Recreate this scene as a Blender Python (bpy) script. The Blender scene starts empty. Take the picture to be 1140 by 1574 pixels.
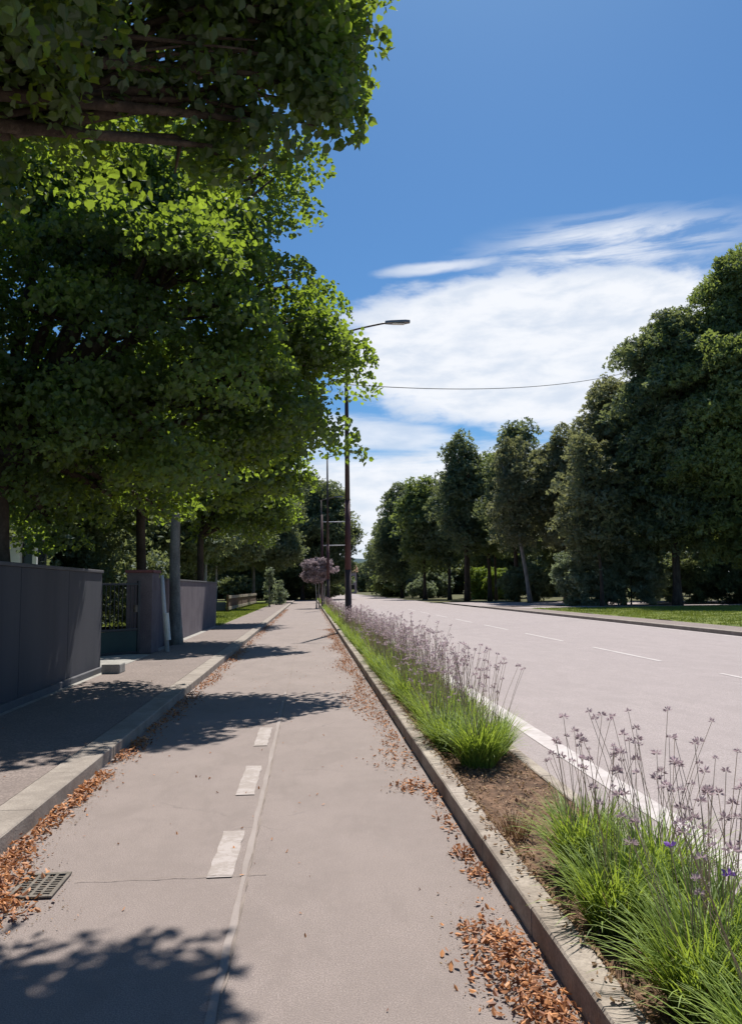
import bpy, bmesh, math, random
import numpy as np
from mathutils import Vector, Matrix

R = math.radians
random.seed(7)
rng = np.random.default_rng(11)
S = bpy.context.scene
C = S.collection

# ------------------------------------------------------------------ camera
cam_d = bpy.data.cameras.new('camera')
cam = bpy.data.objects.new('camera', cam_d)
C.objects.link(cam)
cam_d.sensor_fit = 'VERTICAL'
cam_d.sensor_height = 24.0
cam_d.lens = 24.0 * 1190 / 1574
cam_d.clip_start = 0.05
cam_d.clip_end = 6000
CAMH = 1.55
yaw, pitch, roll = R(4.63), R(5.62), R(-0.7)
cam.matrix_world = Matrix.Translation((0, 0, CAMH)) @ (
    Matrix.Rotation(-yaw, 4, 'Z') @ Matrix.Rotation(R(90) + pitch, 4, 'X') @ Matrix.Rotation(roll, 4, 'Z'))
S.camera = cam

# ------------------------------------------------------------------ light
SUN_EL, SUN_AZ = R(60), R(15)          # azimuth measured from +Y towards +X
S.view_settings.view_transform = 'Standard'
S.view_settings.look = 'None'
S.view_settings.gamma = 1.0
S.view_settings.exposure = 0.6
S.render.engine = 'CYCLES'
S.cycles.max_bounces = 7
S.cycles.diffuse_bounces = 3
S.cycles.transmission_bounces = 4
S.cycles.transparent_max_bounces = 8

sd = bpy.data.lights.new('sun', 'SUN')
sd.energy = 4.8
sd.angle = R(0.5)
sd.color = (1.0, 0.955, 0.88)
sun = bpy.data.objects.new('sun', sd)
C.objects.link(sun)
sdir = Vector((math.sin(SUN_AZ) * math.cos(SUN_EL), math.cos(SUN_AZ) * math.cos(SUN_EL), math.sin(SUN_EL)))
sun.rotation_euler = sdir.to_track_quat('Z', 'Y').to_euler()
sun.location = (0, 0, 60)


class N:
    """tiny helper for node graphs"""
    def __init__(self, tree):
        self.t = tree

    def n(self, kind, **kw):
        nd = self.t.nodes.new(kind)
        for k, v in kw.items():
            setattr(nd, k, v)
        return nd

    def l(self, a, b):
        self.t.links.new(a, b)

    def put(self, sock, v):
        if hasattr(v, 'is_output') or isinstance(v, bpy.types.NodeSocket):
            self.l(v, sock)
        else:
            sock.default_value = v

    def m(self, op, a, b=None, c=None, clamp=False):
        nd = self.n('ShaderNodeMath', operation=op)
        nd.use_clamp = clamp
        self.put(nd.inputs[0], a)
        if b is not None:
            self.put(nd.inputs[1], b)
        if c is not None:
            self.put(nd.inputs[2], c)
        return nd.outputs[0]

    def ss(self, x, lo, hi, a=0.0, b=1.0):
        nd = self.n('ShaderNodeMapRange', interpolation_type='SMOOTHSTEP')
        self.put(nd.inputs[0], x)
        nd.inputs[1].default_value = lo
        nd.inputs[2].default_value = hi
        nd.inputs[3].default_value = a
        nd.inputs[4].default_value = b
        return nd.outputs[0]

    def noise(self, vec, scale, detail=4.0, rough=0.55, dist=0.0):
        nd = self.n('ShaderNodeTexNoise')
        if vec is not None:
            self.l(vec, nd.inputs['Vector'])
        nd.inputs['Scale'].default_value = scale
        nd.inputs['Detail'].default_value = detail
        nd.inputs['Roughness'].default_value = rough
        nd.inputs['Distortion'].default_value = dist
        return nd.outputs[0]

    def mix(self, f, a, b):
        nd = self.n('ShaderNodeMix', data_type='RGBA')
        self.put(nd.inputs[0], f)
        for s, v in ((nd.inputs[6], a), (nd.inputs[7], b)):
            if isinstance(v, (tuple, list)) and len(v) == 3:
                v = (*v, 1.0)
            self.put(s, v)
        return nd.outputs[2]

    def scale(self, vec, s):
        nd = self.n('ShaderNodeVectorMath', operation='MULTIPLY')
        self.l(vec, nd.inputs[0])
        nd.inputs[1].default_value = s
        return nd.outputs[0]


# ------------------------------------------------------------------ sky
W = bpy.data.worlds.new('World')
S.world = W
W.use_nodes = True
W.node_tree.nodes.clear()
g = N(W.node_tree)
sky = g.n('ShaderNodeTexSky', sky_type='NISHITA')
sky.sun_disc = False
sky.sun_elevation = SUN_EL
sky.sun_rotation = SUN_AZ
sky.altitude = 250
sky.air_density = 1.0
sky.dust_density = 0.6
sky.ozone_density = 2.5
tc = g.n('ShaderNodeTexCoord')
sep = g.n('ShaderNodeSeparateXYZ')
g.l(tc.outputs['Generated'], sep.inputs[0])
X, Y, Z = sep.outputs
az = g.m('MULTIPLY', g.m('ARCTAN2', X, Y), 57.2958)
el = g.m('MULTIPLY', g.m('ARCSINE', Z), 57.2958)
comb = g.n('ShaderNodeCombineXYZ')
g.l(az, comb.inputs[0]); g.l(el, comb.inputs[1])
ae = comb.outputs[0]
n1 = g.noise(g.scale(ae, (0.10, 0.24, 1)), 1.0, 9, 0.6, 0.4)
n2 = g.noise(g.scale(ae, (0.22, 0.62, 1)), 1.0, 9, 0.58, 0.15)
n3 = g.noise(g.scale(ae, (0.10, 0.80, 1)), 1.0, 9, 0.62, 0.3)


def ellipse(caz, cel, raz, rel, tilt, warp, nz, lo=0.75, hi=1.12):
    u = g.m('SUBTRACT', az, caz)
    v = g.m('SUBTRACT', el, cel)
    v = g.m('ADD', v, g.m('MULTIPLY', u, tilt))
    u = g.m('DIVIDE', u, raz)
    v = g.m('DIVIDE', v, rel)
    d = g.m('SQRT', g.m('ADD', g.m('MULTIPLY', u, u), g.m('MULTIPLY', v, v)))
    d = g.m('ADD', d, g.m('MULTIPLY', g.m('SUBTRACT', nz, 0.5), warp))
    return g.ss(d, lo, hi, 1.0, 0.0)


big = ellipse(19.5, 16.6, 18.5, 5.7, 0.045, 0.6, n2, 0.84, 1.10)
low = ellipse(14.0, 3.5, 40.0, 6.6, 0.05, 0.8, n3, 0.72, 1.2)
band = g.m('MULTIPLY', ellipse(4.5, 11.3, 7.5, 1.3, 0.10, 1.3, n3, 0.6, 1.3), 0.75)
streak = g.m('MULTIPLY', ellipse(10.0, 23.0, 4.0, 0.42, -0.05, 1.6, n2, 0.5, 1.4), 0.75)
wisp = g.m('MULTIPLY', ellipse(22.5, 23.2, 10.0, 2.3, 0.02, 1.2, n3, 0.55, 1.25), g.ss(n3, 0.36, 0.66, 0.05, 0.85))
# loose cloud on the rest of the dome, away from the open blue ahead
far = g.m('MULTIPLY', g.ss(n1, 0.56, 0.72), g.ss(g.m('ABSOLUTE', g.m('SUBTRACT', az, 10.0)), 45, 70))
cov = g.m('MAXIMUM', big, low)
for c_ in (band, streak, wisp, far):
    cov = g.m('MAXIMUM', cov, c_)
thick = g.ss(n2, 0.30, 0.62)
cov = g.m('MULTIPLY', cov, g.m('ADD', 0.92, g.m('MULTIPLY', thick, 0.07)), None, True)
cc = g.mix(thick, (8.3, 9.0, 10.1), (10.2, 10.5, 11.1))
hs = g.n('ShaderNodeHueSaturation')
hs.inputs['Saturation'].default_value = 1.08
hs.inputs['Value'].default_value = 1.0
g.l(sky.outputs[0], hs.inputs['Color'])
tint = g.n('ShaderNodeMix', data_type='RGBA', blend_type='MULTIPLY')
tint.inputs[0].default_value = 1.0
g.l(hs.outputs[0], tint.inputs[6]); tint.inputs[7].default_value = (0.60, 0.93, 1.14, 1)
final = g.mix(cov, tint.outputs[2], cc)
bg = g.n('ShaderNodeBackground')
bg.inputs[1].default_value = 0.06
g.l(final, bg.inputs[0])
wo = g.n('ShaderNodeOutputWorld')
g.l(bg.outputs[0], wo.inputs[0])


# ------------------------------------------------------------------ materials
def newmat(name):
    m = bpy.data.materials.new(name)
    m.use_nodes = True
    m.node_tree.nodes.clear()
    return m, N(m.node_tree)


def finish(m, g, col, rough, bump=None, bstr=0.3, bdist=0.01, metallic=0.0, spec=0.5):
    b = g.n('ShaderNodeBsdfPrincipled')
    g.put(b.inputs['Base Color'], (*col, 1) if isinstance(col, tuple) else col)
    g.put(b.inputs['Roughness'], rough)
    b.inputs['Metallic'].default_value = metallic
    b.inputs['Specular IOR Level'].default_value = spec
    if bump is not None:
        bn = g.n('ShaderNodeBump')
        bn.inputs['Strength'].default_value = bstr
        bn.inputs['Distance'].default_value = bdist
        g.l(bump, bn.inputs['Height'])
        g.l(bn.outputs[0], b.inputs['Normal'])
    o = g.n('ShaderNodeOutputMaterial')
    g.l(b.outputs[0], o.inputs[0])
    return m


def geo(g):
    return g.n('ShaderNodeNewGeometry').outputs['Position']


def asphalt(name, base, dark, grain=90, patch=0.5, cracks=True, streakx=False, spread=0.3, sk=0.45):
    m, g = newmat(name)
    p = geo(g)
    fine = g.noise(p, grain, 3, 0.7)
    mid = g.noise(p, 9, 6, 0.65)
    big_ = g.noise(p, patch, 5, 0.6)
    col = g.mix(g.ss(big_, 0.5 - spread * 0.5, 0.5 + spread * 0.5), dark, base)
    if streakx:
        s = g.noise(g.scale(p, (1.6, 0.06, 1)), 1.0, 5, 0.6)
        col = g.mix(g.m('MULTIPLY', g.ss(s, 0.42, 0.66), sk), col, tuple(c * 0.8 for c in base))
    col = g.mix(g.m('MULTIPLY', g.ss(mid, 0.35, 0.7), 0.4), col, tuple(c * 1.16 for c in base))
    blot = g.noise(g.scale(p, (2.2, 1.1, 1)), 1.0, 7, 0.7, 0.5)
    col = g.mix(g.m('MULTIPLY', g.ss(blot, 0.50, 0.60), 0.5), col, tuple(c * 0.80 for c in dark))
    col = g.mix(g.m('MULTIPLY', g.ss(g.noise(g.scale(p, (1.3, 0.7, 1)), 1.7, 6, 0.65), 0.48, 0.62), 0.6), col, tuple(min(1, c * 1.15) for c in base))
    col = g.mix(g.ss(fine, 0.40, 0.62, 0.0, 0.5), tuple(c * 0.62 for c in dark), col)
    v = g.n('ShaderNodeTexVoronoi')
    g.l(p, v.inputs['Vector']); v.inputs['Scale'].default_value = 55
    spk = g.ss(v.outputs['Distance'], 0.0, 0.22, 1, 0)
    vc = g.n('ShaderNodeSeparateColor'); g.l(v.outputs['Color'], vc.inputs[0])
    col = g.mix(g.m('MULTIPLY', spk, g.ss(vc.outputs[0], 0.7, 0.72, 0, 0.5)), col, (0.05, 0.045, 0.04))
    col = g.mix(g.m('MULTIPLY', spk, g.ss(vc.outputs[1], 0.8, 0.82, 0, 0.5)), col, (0.5, 0.47, 0.43))
    if cracks:
        w = g.n('ShaderNodeVectorMath', operation='ADD')
        nz = g.n('ShaderNodeTexNoise'); nz.inputs['Scale'].default_value = 3.0; nz.inputs['Detail'].default_value = 5
        g.l(p, nz.inputs['Vector'])
        g.l(p, w.inputs[0]); g.l(g.scale(nz.outputs['Color'], (0.35, 0.35, 0)), w.inputs[1])
        vo = g.n('ShaderNodeTexVoronoi', feature='DISTANCE_TO_EDGE')
        g.l(w.outputs[0], vo.inputs['Vector']); vo.inputs['Scale'].default_value = 0.55
        cr = g.m('MULTIPLY', g.ss(vo.outputs['Distance'], 0.0, 0.006, 1, 0), g.ss(g.noise(p, 0.7, 3), 0.52, 0.64, 0, 0.4))
        col = g.mix(cr, col, (0.06, 0.055, 0.05))
    h = g.m('ADD', fine, g.m('MULTIPLY', mid, 0.6))
    return finish(m, g, col, 0.9, h, 0.6, 0.006, spec=0.25)


M = {}
M['path'] = asphalt('path_asphalt', (0.415, 0.342, 0.315), (0.31, 0.255, 0.232), 150, 0.7, True, True)
M['road'] = asphalt('road_asphalt', (0.45, 0.385, 0.378), (0.395, 0.338, 0.33), 80, 0.12, False, True, 0.25, 0.75)
M['pavement'] = asphalt('pavement_asphalt', (0.345, 0.28, 0.25), (0.26, 0.21, 0.19), 45, 0.9, False)


def simple(name, c1, c2, scale, rough=0.85, bstr=0.4, bdist=0.01, stretch=None, fine=0, metallic=0.0, spec=0.3):
    m, g = newmat(name)
    tcn = g.n('ShaderNodeTexCoord').outputs['Object']
    p = g.scale(tcn, stretch) if stretch else tcn
    a = g.noise(p, scale, 7, 0.62)
    col = g.mix(g.ss(a, 0.32, 0.68), c1, c2)
    h = a
    if fine:
        f = g.noise(tcn, fine, 3, 0.7)
        col = g.mix(g.ss(f, 0.35, 0.6, 0.35, 0), col, tuple(c * 0.45 for c in c1))
        h = g.m('ADD', a, g.m('MULTIPLY', f, 0.6))
    return finish(m, g, col, rough, h, bstr, bdist, metallic, spec)


M['kerb'] = simple('kerb_stone', (0.235, 0.20, 0.172), (0.335, 0.29, 0.25), 3.5, 0.88, 0.5, 0.01, None, 70)
M['kerb_dark'] = simple('kerb_concrete_dark', (0.20, 0.16, 0.13), (0.40, 0.345, 0.29), 2.2, 0.9, 0.5, 0.01, None, 60)
M['soil'] = simple('soil', (0.075, 0.045, 0.03), (0.25, 0.15, 0.095), 7, 1.0, 1.0, 0.03, None, 60)
M['grass_ground'] = simple('grass_ground', (0.085, 0.12, 0.022), (0.19, 0.21, 0.045), 0.6, 1.0, 0.5, 0.03, None, 25)
M['ground'] = simple('ground_earth', (0.05, 0.055, 0.022), (0.13, 0.12, 0.05), 0.25, 1.0, 0.5, 0.05, None, 8)
M['hill'] = simple('haze_blue_hill', (0.03, 0.055, 0.07), (0.05, 0.085, 0.09), 0.01, 1.0, 0.1, 1)  # distance haze is put into the blue of this colour
M['wall'] = simple('shaded_wall_paint', (0.054, 0.057, 0.071), (0.076, 0.077, 0.092), 1.4, 0.75, 0.25, 0.004, (1, 1, 0.16), 90)  # base colour lowered to carry the tree shade on the wall
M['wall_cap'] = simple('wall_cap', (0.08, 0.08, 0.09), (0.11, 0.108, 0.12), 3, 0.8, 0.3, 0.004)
M['pillar'] = simple('pillar_plaster', (0.12, 0.10, 0.12), (0.17, 0.145, 0.165), 2.0, 0.85, 0.3, 0.005, None, 40)
M['pillar_red'] = simple('pillar_cap_red', (0.13, 0.055, 0.065), (0.18, 0.075, 0.08), 4.0, 0.8)
M['white'] = simple('white_paint', (0.62, 0.62, 0.60), (0.78, 0.78, 0.76), 3.0, 0.6, 0.2, 0.003)
M['greypost'] = simple('grey_post', (0.42, 0.42, 0.44), (0.55, 0.55, 0.57), 5.0, 0.5)
M['dark_metal'] = simple('dark_metal', (0.012, 0.013, 0.02), (0.025, 0.027, 0.035), 4, 0.45, 0.1, 0.002, spec=0.5)
M['green_panel'] = simple('green_panel', (0.02, 0.04, 0.04), (0.03, 0.055, 0.052), 2, 0.6, 0.1, 0.002)
M['iron'] = simple('cast_iron', (0.10, 0.085, 0.07), (0.20, 0.17, 0.14), 12, 0.7, 0.5, 0.004, None, 90)
M['pit_shade'] = simple('drain_pit_shade', (0.008, 0.007, 0.006), (0.015, 0.013, 0.011), 5, 1.0)
M['concrete'] = simple('concrete', (0.25, 0.24, 0.22), (0.36, 0.34, 0.31), 4, 0.9, 0.4, 0.006, None, 50)
M['pole'] = simple('pole_paint', (0.042, 0.028, 0.028), (0.07, 0.045, 0.044), 3, 0.5, 0.2, 0.003, (1, 1, 0.3), 40)
M['pole_red'] = simple('pole_red', (0.062, 0.025, 0.03), (0.10, 0.042, 0.046), 3, 0.55, 0.2, 0.003, (1, 1, 0.3), 40)
M['lampgrey'] = simple('lamp_housing', (0.16, 0.16, 0.17), (0.22, 0.22, 0.23), 3, 0.5)
M['glass'] = simple('lamp_glass', (0.5, 0.5, 0.5), (0.6, 0.6, 0.6), 3, 0.2, 0.05)
M['cable'] = simple('cable', (0.02, 0.02, 0.02), (0.035, 0.035, 0.035), 3, 0.6)
M['wood'] = simple('fence_wood', (0.30, 0.25, 0.19), (0.42, 0.36, 0.28), 2, 0.85, 0.5, 0.006, (1, 1, 6), 30)
M['wood_dark'] = simple('fence_board', (0.10, 0.055, 0.04), (0.15, 0.085, 0.06), 2, 0.9, 0.5, 0.006, (1, 1, 6), 30)
M['bark_grey'] = simple('bark_grey', (0.14, 0.135, 0.13), (0.29, 0.28, 0.265), 5, 0.95, 0.9, 0.02, (1, 1, 0.35), 28)
M['bark_dark'] = simple('bark_dark', (0.045, 0.032, 0.026), (0.11, 0.082, 0.066), 5, 0.95, 0.9, 0.03, (1, 1, 0.3), 20)
M['bark_pale'] = simple('bark_pale', (0.28, 0.27, 0.25), (0.40, 0.385, 0.36), 5, 0.95, 0.6, 0.02, (1, 1, 0.35), 20)
M['building'] = simple('pale_render', (0.50, 0.44, 0.42), (0.60, 0.54, 0.51), 0.8, 0.9)
M['pinkwall'] = simple('pink_render', (0.52, 0.36, 0.38), (0.62, 0.45, 0.47), 0.8, 0.9)
M['roof'] = simple('roof', (0.2, 0.09, 0.06), (0.3, 0.14, 0.09), 1.0, 0.9)
M['window'] = simple('window_dark', (0.02, 0.025, 0.03), (0.03, 0.035, 0.04), 1.0, 0.15)


def paint_mat():
    m, g = newmat('worn_white_paint')
    p = geo(g)
    a = g.noise(p, 7, 7, 0.75)
    f = g.noise(p, 60, 4, 0.7)
    s = g.m('ADD', g.m('MULTIPLY', a, 0.7), g.m('MULTIPLY', f, 0.3))
    col = g.mix(g.ss(s, 0.44, 0.56), (0.275, 0.232, 0.208), (0.36, 0.312, 0.293))
    return finish(m, g, col, 0.8, f, 0.4, 0.004)


M['paint'] = paint_mat()


def paint_road():
    m, g = newmat('road_line_paint')
    p = geo(g)
    a = g.noise(p, 4, 7, 0.75)
    col = g.mix(g.ss(a, 0.36, 0.58), (0.36, 0.315, 0.305), (0.45, 0.405, 0.395))
    return finish(m, g, col, 0.8, a, 0.2, 0.003)


M['roadpaint'] = paint_road()


def seam_mat():
    m, g = newmat('path_seam')
    p = geo(g)
    a = g.noise(g.scale(p, (6, 1.2, 1)), 1, 7, 0.75)
    col = g.mix(g.ss(a, 0.40, 0.62), (0.25, 0.21, 0.19), (0.29, 0.245, 0.225))
    return finish(m, g, col, 0.9, g.noise(p, 90, 3), 0.5, 0.005)


M['seam'] = seam_mat()
M['crackline'] = simple('crack_filler', (0.16, 0.13, 0.11), (0.26, 0.215, 0.185), 3, 0.95)


def leafmat(name, dark, light, trans, tfac=0.42, rough=0.6, gloss=0.04):
    """leaf blades: colour varies leaf by leaf ('tint'), light passes through them"""
    m, g = newmat(name)
    at = g.n('ShaderNodeAttribute', attribute_name='tint')
    sc = g.n('ShaderNodeSeparateColor'); g.l(at.outputs['Color'], sc.inputs[0])
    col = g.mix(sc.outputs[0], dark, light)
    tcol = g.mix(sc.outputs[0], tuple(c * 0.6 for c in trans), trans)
    d = g.n('ShaderNodeBsdfDiffuse'); g.l(col, d.inputs[0])
    t = g.n('ShaderNodeBsdfTranslucent'); g.l(tcol, t.inputs[0])
    mx = g.n('ShaderNodeMixShader'); mx.inputs[0].default_value = tfac
    g.l(d.outputs[0], mx.inputs[1]); g.l(t.outputs[0], mx.inputs[2])
    gl = g.n('ShaderNodeBsdfGlossy'); gl.inputs['Roughness'].default_value = rough
    gl.inputs[0].default_value = (0.9, 0.95, 1, 1)
    m2 = g.n('ShaderNodeMixShader'); m2.inputs[0].default_value = gloss
    g.l(mx.outputs[0], m2.inputs[1]); g.l(gl.outputs[0], m2.inputs[2])
    o = g.n('ShaderNodeOutputMaterial'); g.l(m2.outputs[0], o.inputs[0])
    return m


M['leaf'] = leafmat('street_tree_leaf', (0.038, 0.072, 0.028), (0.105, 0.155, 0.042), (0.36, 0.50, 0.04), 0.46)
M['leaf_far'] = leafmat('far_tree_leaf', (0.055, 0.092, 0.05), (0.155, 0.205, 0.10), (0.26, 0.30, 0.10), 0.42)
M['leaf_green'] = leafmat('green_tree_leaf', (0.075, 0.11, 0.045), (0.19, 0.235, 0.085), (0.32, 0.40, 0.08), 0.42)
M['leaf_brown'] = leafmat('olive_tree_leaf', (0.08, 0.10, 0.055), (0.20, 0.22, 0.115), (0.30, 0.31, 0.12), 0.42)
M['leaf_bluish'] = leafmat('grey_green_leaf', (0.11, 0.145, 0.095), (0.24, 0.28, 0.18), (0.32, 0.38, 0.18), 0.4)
M['leaf_lime'] = leafmat('lime_shrub_leaf', (0.16, 0.22, 0.03), (0.28, 0.35, 0.05), (0.3, 0.4, 0.05), 0.35)
M['blossom'] = leafmat('mauve_blossom', (0.26, 0.20, 0.21), (0.46, 0.38, 0.40), (0.5, 0.4, 0.42), 0.4, 0.7, 0.02)
M['blade'] = leafmat('strap_leaf', (0.11, 0.18, 0.03), (0.30, 0.40, 0.07), (0.42, 0.54, 0.06), 0.42, 0.6, 0.03)
M['blade_dry'] = leafmat('dry_leaf', (0.20, 0.10, 0.055), (0.42, 0.28, 0.15), (0.3, 0.2, 0.1), 0.25, 0.6, 0.02)
M['grassblade'] = leafmat('lawn_blade', (0.12, 0.16, 0.028), (0.26, 0.30, 0.06), (0.3, 0.36, 0.05), 0.3, 0.5, 0.02)
M['stem'] = leafmat('flower_stem', (0.26, 0.225, 0.15), (0.56, 0.46, 0.38), (0.60, 0.48, 0.38), 0.45, 0.6, 0.02)
M['flower'] = leafmat('faded_flower', (0.26, 0.19, 0.205), (0.52, 0.41, 0.44), (0.55, 0.42, 0.46), 0.45, 0.7, 0.01)
M['flower_fresh'] = leafmat('fresh_flower', (0.32, 0.16, 0.55), (0.48, 0.28, 0.72), (0.4, 0.2, 0.6), 0.25, 0.6, 0.02)
M['litter'] = leafmat('fallen_leaf', (0.16, 0.055, 0.025), (0.64, 0.29, 0.115), (0.4, 0.16, 0.05), 0.15, 0.6, 0.03)


# ------------------------------------------------------------------ object helpers
def tag(o, label=None, cat=None, group=None, kind=None):
    if label: o['label'] = label
    if cat: o['category'] = cat
    if group: o['group'] = group
    if kind: o['kind'] = kind
    return o


def thing(name, loc, label, cat, group=None, rz=0.0):
    o = bpy.data.objects.new(name, None)
    o.empty_display_size = 0.3
    C.objects.link(o)
    o.location = loc
    o.rotation_euler = (0, 0, rz)
    return tag(o, label, cat, group)


def link(name, me, mat, parent=None):
    o = bpy.data.objects.new(name, me)
    C.objects.link(o)
    if mat is not None:
        me.materials.append(mat)
    if parent is not None:
        o.parent = parent
    return o


def npmesh(name, verts, faces_flat, face_sizes, tint=None, smooth=False):
    me = bpy.data.meshes.new(name)
    nv, nl, nf = len(verts), len(faces_flat), len(face_sizes)
    me.vertices.add(nv); me.vertices.foreach_set('co', np.asarray(verts, dtype=np.float32).ravel())
    me.loops.add(nl); me.loops.foreach_set('vertex_index', np.asarray(faces_flat, dtype=np.int32))
    st = np.zeros(nf, dtype=np.int32); st[1:] = np.cumsum(face_sizes)[:-1]
    me.polygons.add(nf); me.polygons.foreach_set('loop_start', st)
    me.update(calc_edges=True)
    if tint is not None:
        a = me.color_attributes.new('tint', 'FLOAT_COLOR', 'POINT')
        c = np.ones((nv, 4), dtype=np.float32); c[:, 0] = tint; c[:, 1] = tint; c[:, 2] = tint
        a.data.foreach_set('color', c.ravel())
    me.polygons.foreach_set('use_smooth', np.full(nf, bool(smooth)))
    return me


class MB:
    """collects boxes, tubes and extrusions, then links them as one mesh"""
    def __init__(self):
        self.v = []; self.f = []; self.fs = []

    def add(self, vs, fs):
        o = len(self.v)
        self.v += [tuple(v) for v in vs]
        for f in fs:
            self.f += [i + o for i in f]; self.fs.append(len(f))
        return self

    def box(self, x0, x1, y0, y1, z0, z1, bev=0.0, rz=0.0, piv=None):
        bm = bmesh.new()
        bmesh.ops.create_cube(bm, size=1)
        for v in bm.verts:
            v.co = Vector(((x0 + x1) / 2 + v.co.x * (x1 - x0), (y0 + y1) / 2 + v.co.y * (y1 - y0), (z0 + z1) / 2 + v.co.z * (z1 - z0)))
        if bev > 0:
            bmesh.ops.bevel(bm, geom=bm.edges[:], offset=bev, segments=2, affect='EDGES', profile=0.6)
        if rz:
            px, py = piv or ((x0 + x1) / 2, (y0 + y1) / 2)
            c, s = math.cos(rz), math.sin(rz)
            for v in bm.verts:
                dx, dy = v.co.x - px, v.co.y - py
                v.co.x, v.co.y = px + c * dx - s * dy, py + s * dx + c * dy
        bm.verts.index_update()
        self.add([v.co for v in bm.verts], [[v.index for v in f.verts] for f in bm.faces])
        bm.free()
        return self

    def tube(self, pts, radii, seg=10, jitter=0.0, cap=True, flare=None):
        pts = [Vector(p) for p in pts]
        n = len(pts)
        ring = []
        vs = []
        up = Vector((0, 0, 1))
        ref = None
        for i, p in enumerate(pts):
            t = (pts[min(i + 1, n - 1)] - pts[max(i - 1, 0)]).normalized()
            if ref is None:
                ref = t.cross(Vector((1, 0, 0)) if abs(t.x) < 0.9 else Vector((0, 1, 0))).normalized()
            ref = (ref - t * ref.dot(t)).normalized()
            b = t.cross(ref)
            for k in range(seg):
                a = 2 * math.pi * k / seg
                r = radii[i] * (1 + random.uniform(-jitter, jitter))
                vs.append(p + (ref * math.cos(a) + b * math.sin(a)) * r)
        fs = []
        for i in range(n - 1):
            for k in range(seg):
                k2 = (k + 1) % seg
                fs.append([i * seg + k, i * seg + k2, (i + 1) * seg + k2, (i + 1) * seg + k])
        if cap:
            fs.append([k for k in range(seg)][::-1]); fs.append([(n - 1) * seg + k for k in range(seg)])
        return self.add(vs, fs)

    def build(self, name, mat, parent=None, smooth=False, origin=None):
        v = np.array(self.v, dtype=np.float32)
        if origin is not None:
            v = v - np.array(origin, dtype=np.float32)
        me = npmesh(name, v, self.f, self.fs, smooth=smooth)
        bm = bmesh.new(); bm.from_mesh(me); bmesh.ops.recalc_face_normals(bm, faces=bm.faces[:]); bm.to_mesh(me); bm.free()
        o = link(name, me, mat, parent)
        if origin is not None and parent is None:
            o.location = origin
        return o


def sheet(name, outline, z, mat, label=None, kind='structure', parent=None, sub=None):
    me = bpy.data.meshes.new(name)
    me.from_pydata([(x, y, z) for x, y in outline], [], [list(range(len(outline)))])
    o = link(name, me, mat, parent)
    if parent is None:
        tag(o, label, None, None, kind)
    return o


def slab(name, outline, z0, z1, mat, label=None, kind='structure'):
    bm = bmesh.new()
    vs = [bm.verts.new((x, y, z0)) for x, y in outline]
    f = bm.faces.new(vs)
    r = bmesh.ops.extrude_face_region(bm, geom=[f])
    for v in r['geom']:
        if isinstance(v, bmesh.types.BMVert):
            v.co.z = z1
    bmesh.ops.recalc_face_normals(bm, faces=bm.faces[:])
    me = bpy.data.meshes.new(name); bm.to_mesh(me); bm.free()
    o = link(name, me, mat)
    return tag(o, label, None, None, kind)


# ------------------------------------------------------------------ ground, road, path
sheet('ground', [(-1500, -60), (1500, -60), (1500, 3000), (-1500, 3000)], -0.03, M['ground'], 'flat earthy ground under and beyond the street')
PL, PR = -1.82, 0.98        # kerb faces of the cycle path
path = sheet('cycle_path', [(PL - 0.05, -12), (PR + 0.05, -12), (PR + 0.05, 108), (PL - 0.05, 108)], 0.0, M['path'], 'beige grey asphalt cycle path between the two kerbs')
road = sheet('road', [(1.80, -12), (12.75, -12), (12.75, 400), (1.80, 400)], 0.004, M['road'], 'wide sunlit grey asphalt road right of the planting strip')
apron = sheet('side_entrance', [(12.70, 57.2), (40, 57.2), (40, 64), (12.70, 74)], 0.10, M['road'], 'pale paved side entrance beyond the end of the right kerb')


def wobble_strip(x0, x1, y0, y1, step, amp):
    l, r = [], []
    y = y0
    while y < y1:
        l.append((x0 + random.uniform(-amp, amp), y)); r.append((x1 + random.uniform(-amp, amp), y)); y += step
    return l + r[::-1]


# centre seam and short painted dashes of the path
def strip_mesh(name, cx, hw, y0, y1, z, mat, parent, step=0.25, amp=0.01):
    vs, fs = [], []
    n = max(2, int((y1 - y0) / step))
    for i in range(n + 1):
        y = y0 + (y1 - y0) * i / n
        vs += [(cx - hw + random.uniform(-amp, amp), y, z), (cx + hw + random.uniform(-amp, amp), y, z)]
        if i:
            a = 2 * (i - 1); fs.append((a, a + 1, a + 3, a + 2))
    me = bpy.data.meshes.new(name); me.from_pydata(vs, [], fs)
    return link(name, me, mat, parent)


strip_mesh('centre_seam', -0.358, 0.016, 2.2, 12, 0.004, M['seam'], path, 0.2, 0.007)
for y0, y1 in ((4.41, 5.22), (6.10, 7.07), (7.95, 8.97)):
    strip_mesh('lane_dash', -0.485, 0.068, y0, y1, 0.006, M['paint'], path, 0.08, 0.006)
# narrow transverse saw cut through the path at the drain
strip_mesh('seam_crack', -0.332, 0.003, 2.2, 30, 0.008, M['crackline'], path, 0.11, 0.004)
vs_, fs_ = [], []
for i_ in range(40):
    x_ = -1.25 + i_ * 0.026; yc = 4.43 + 0.006 * math.sin(i_ * .7) + random.uniform(-.004, .004); w_ = random.uniform(0.001, 0.004)
    vs_ += [(x_, yc - w_, 0.009), (x_, yc + w_, 0.009)]
    if i_:
        q_ = 2 * i_ - 2; fs_.append((q_, q_ + 2, q_ + 3, q_ + 1))
me_ = bpy.data.meshes.new('crack'); me_.from_pydata(vs_, [], fs_); link('crack', me_, M['crackline'], path)
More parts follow.
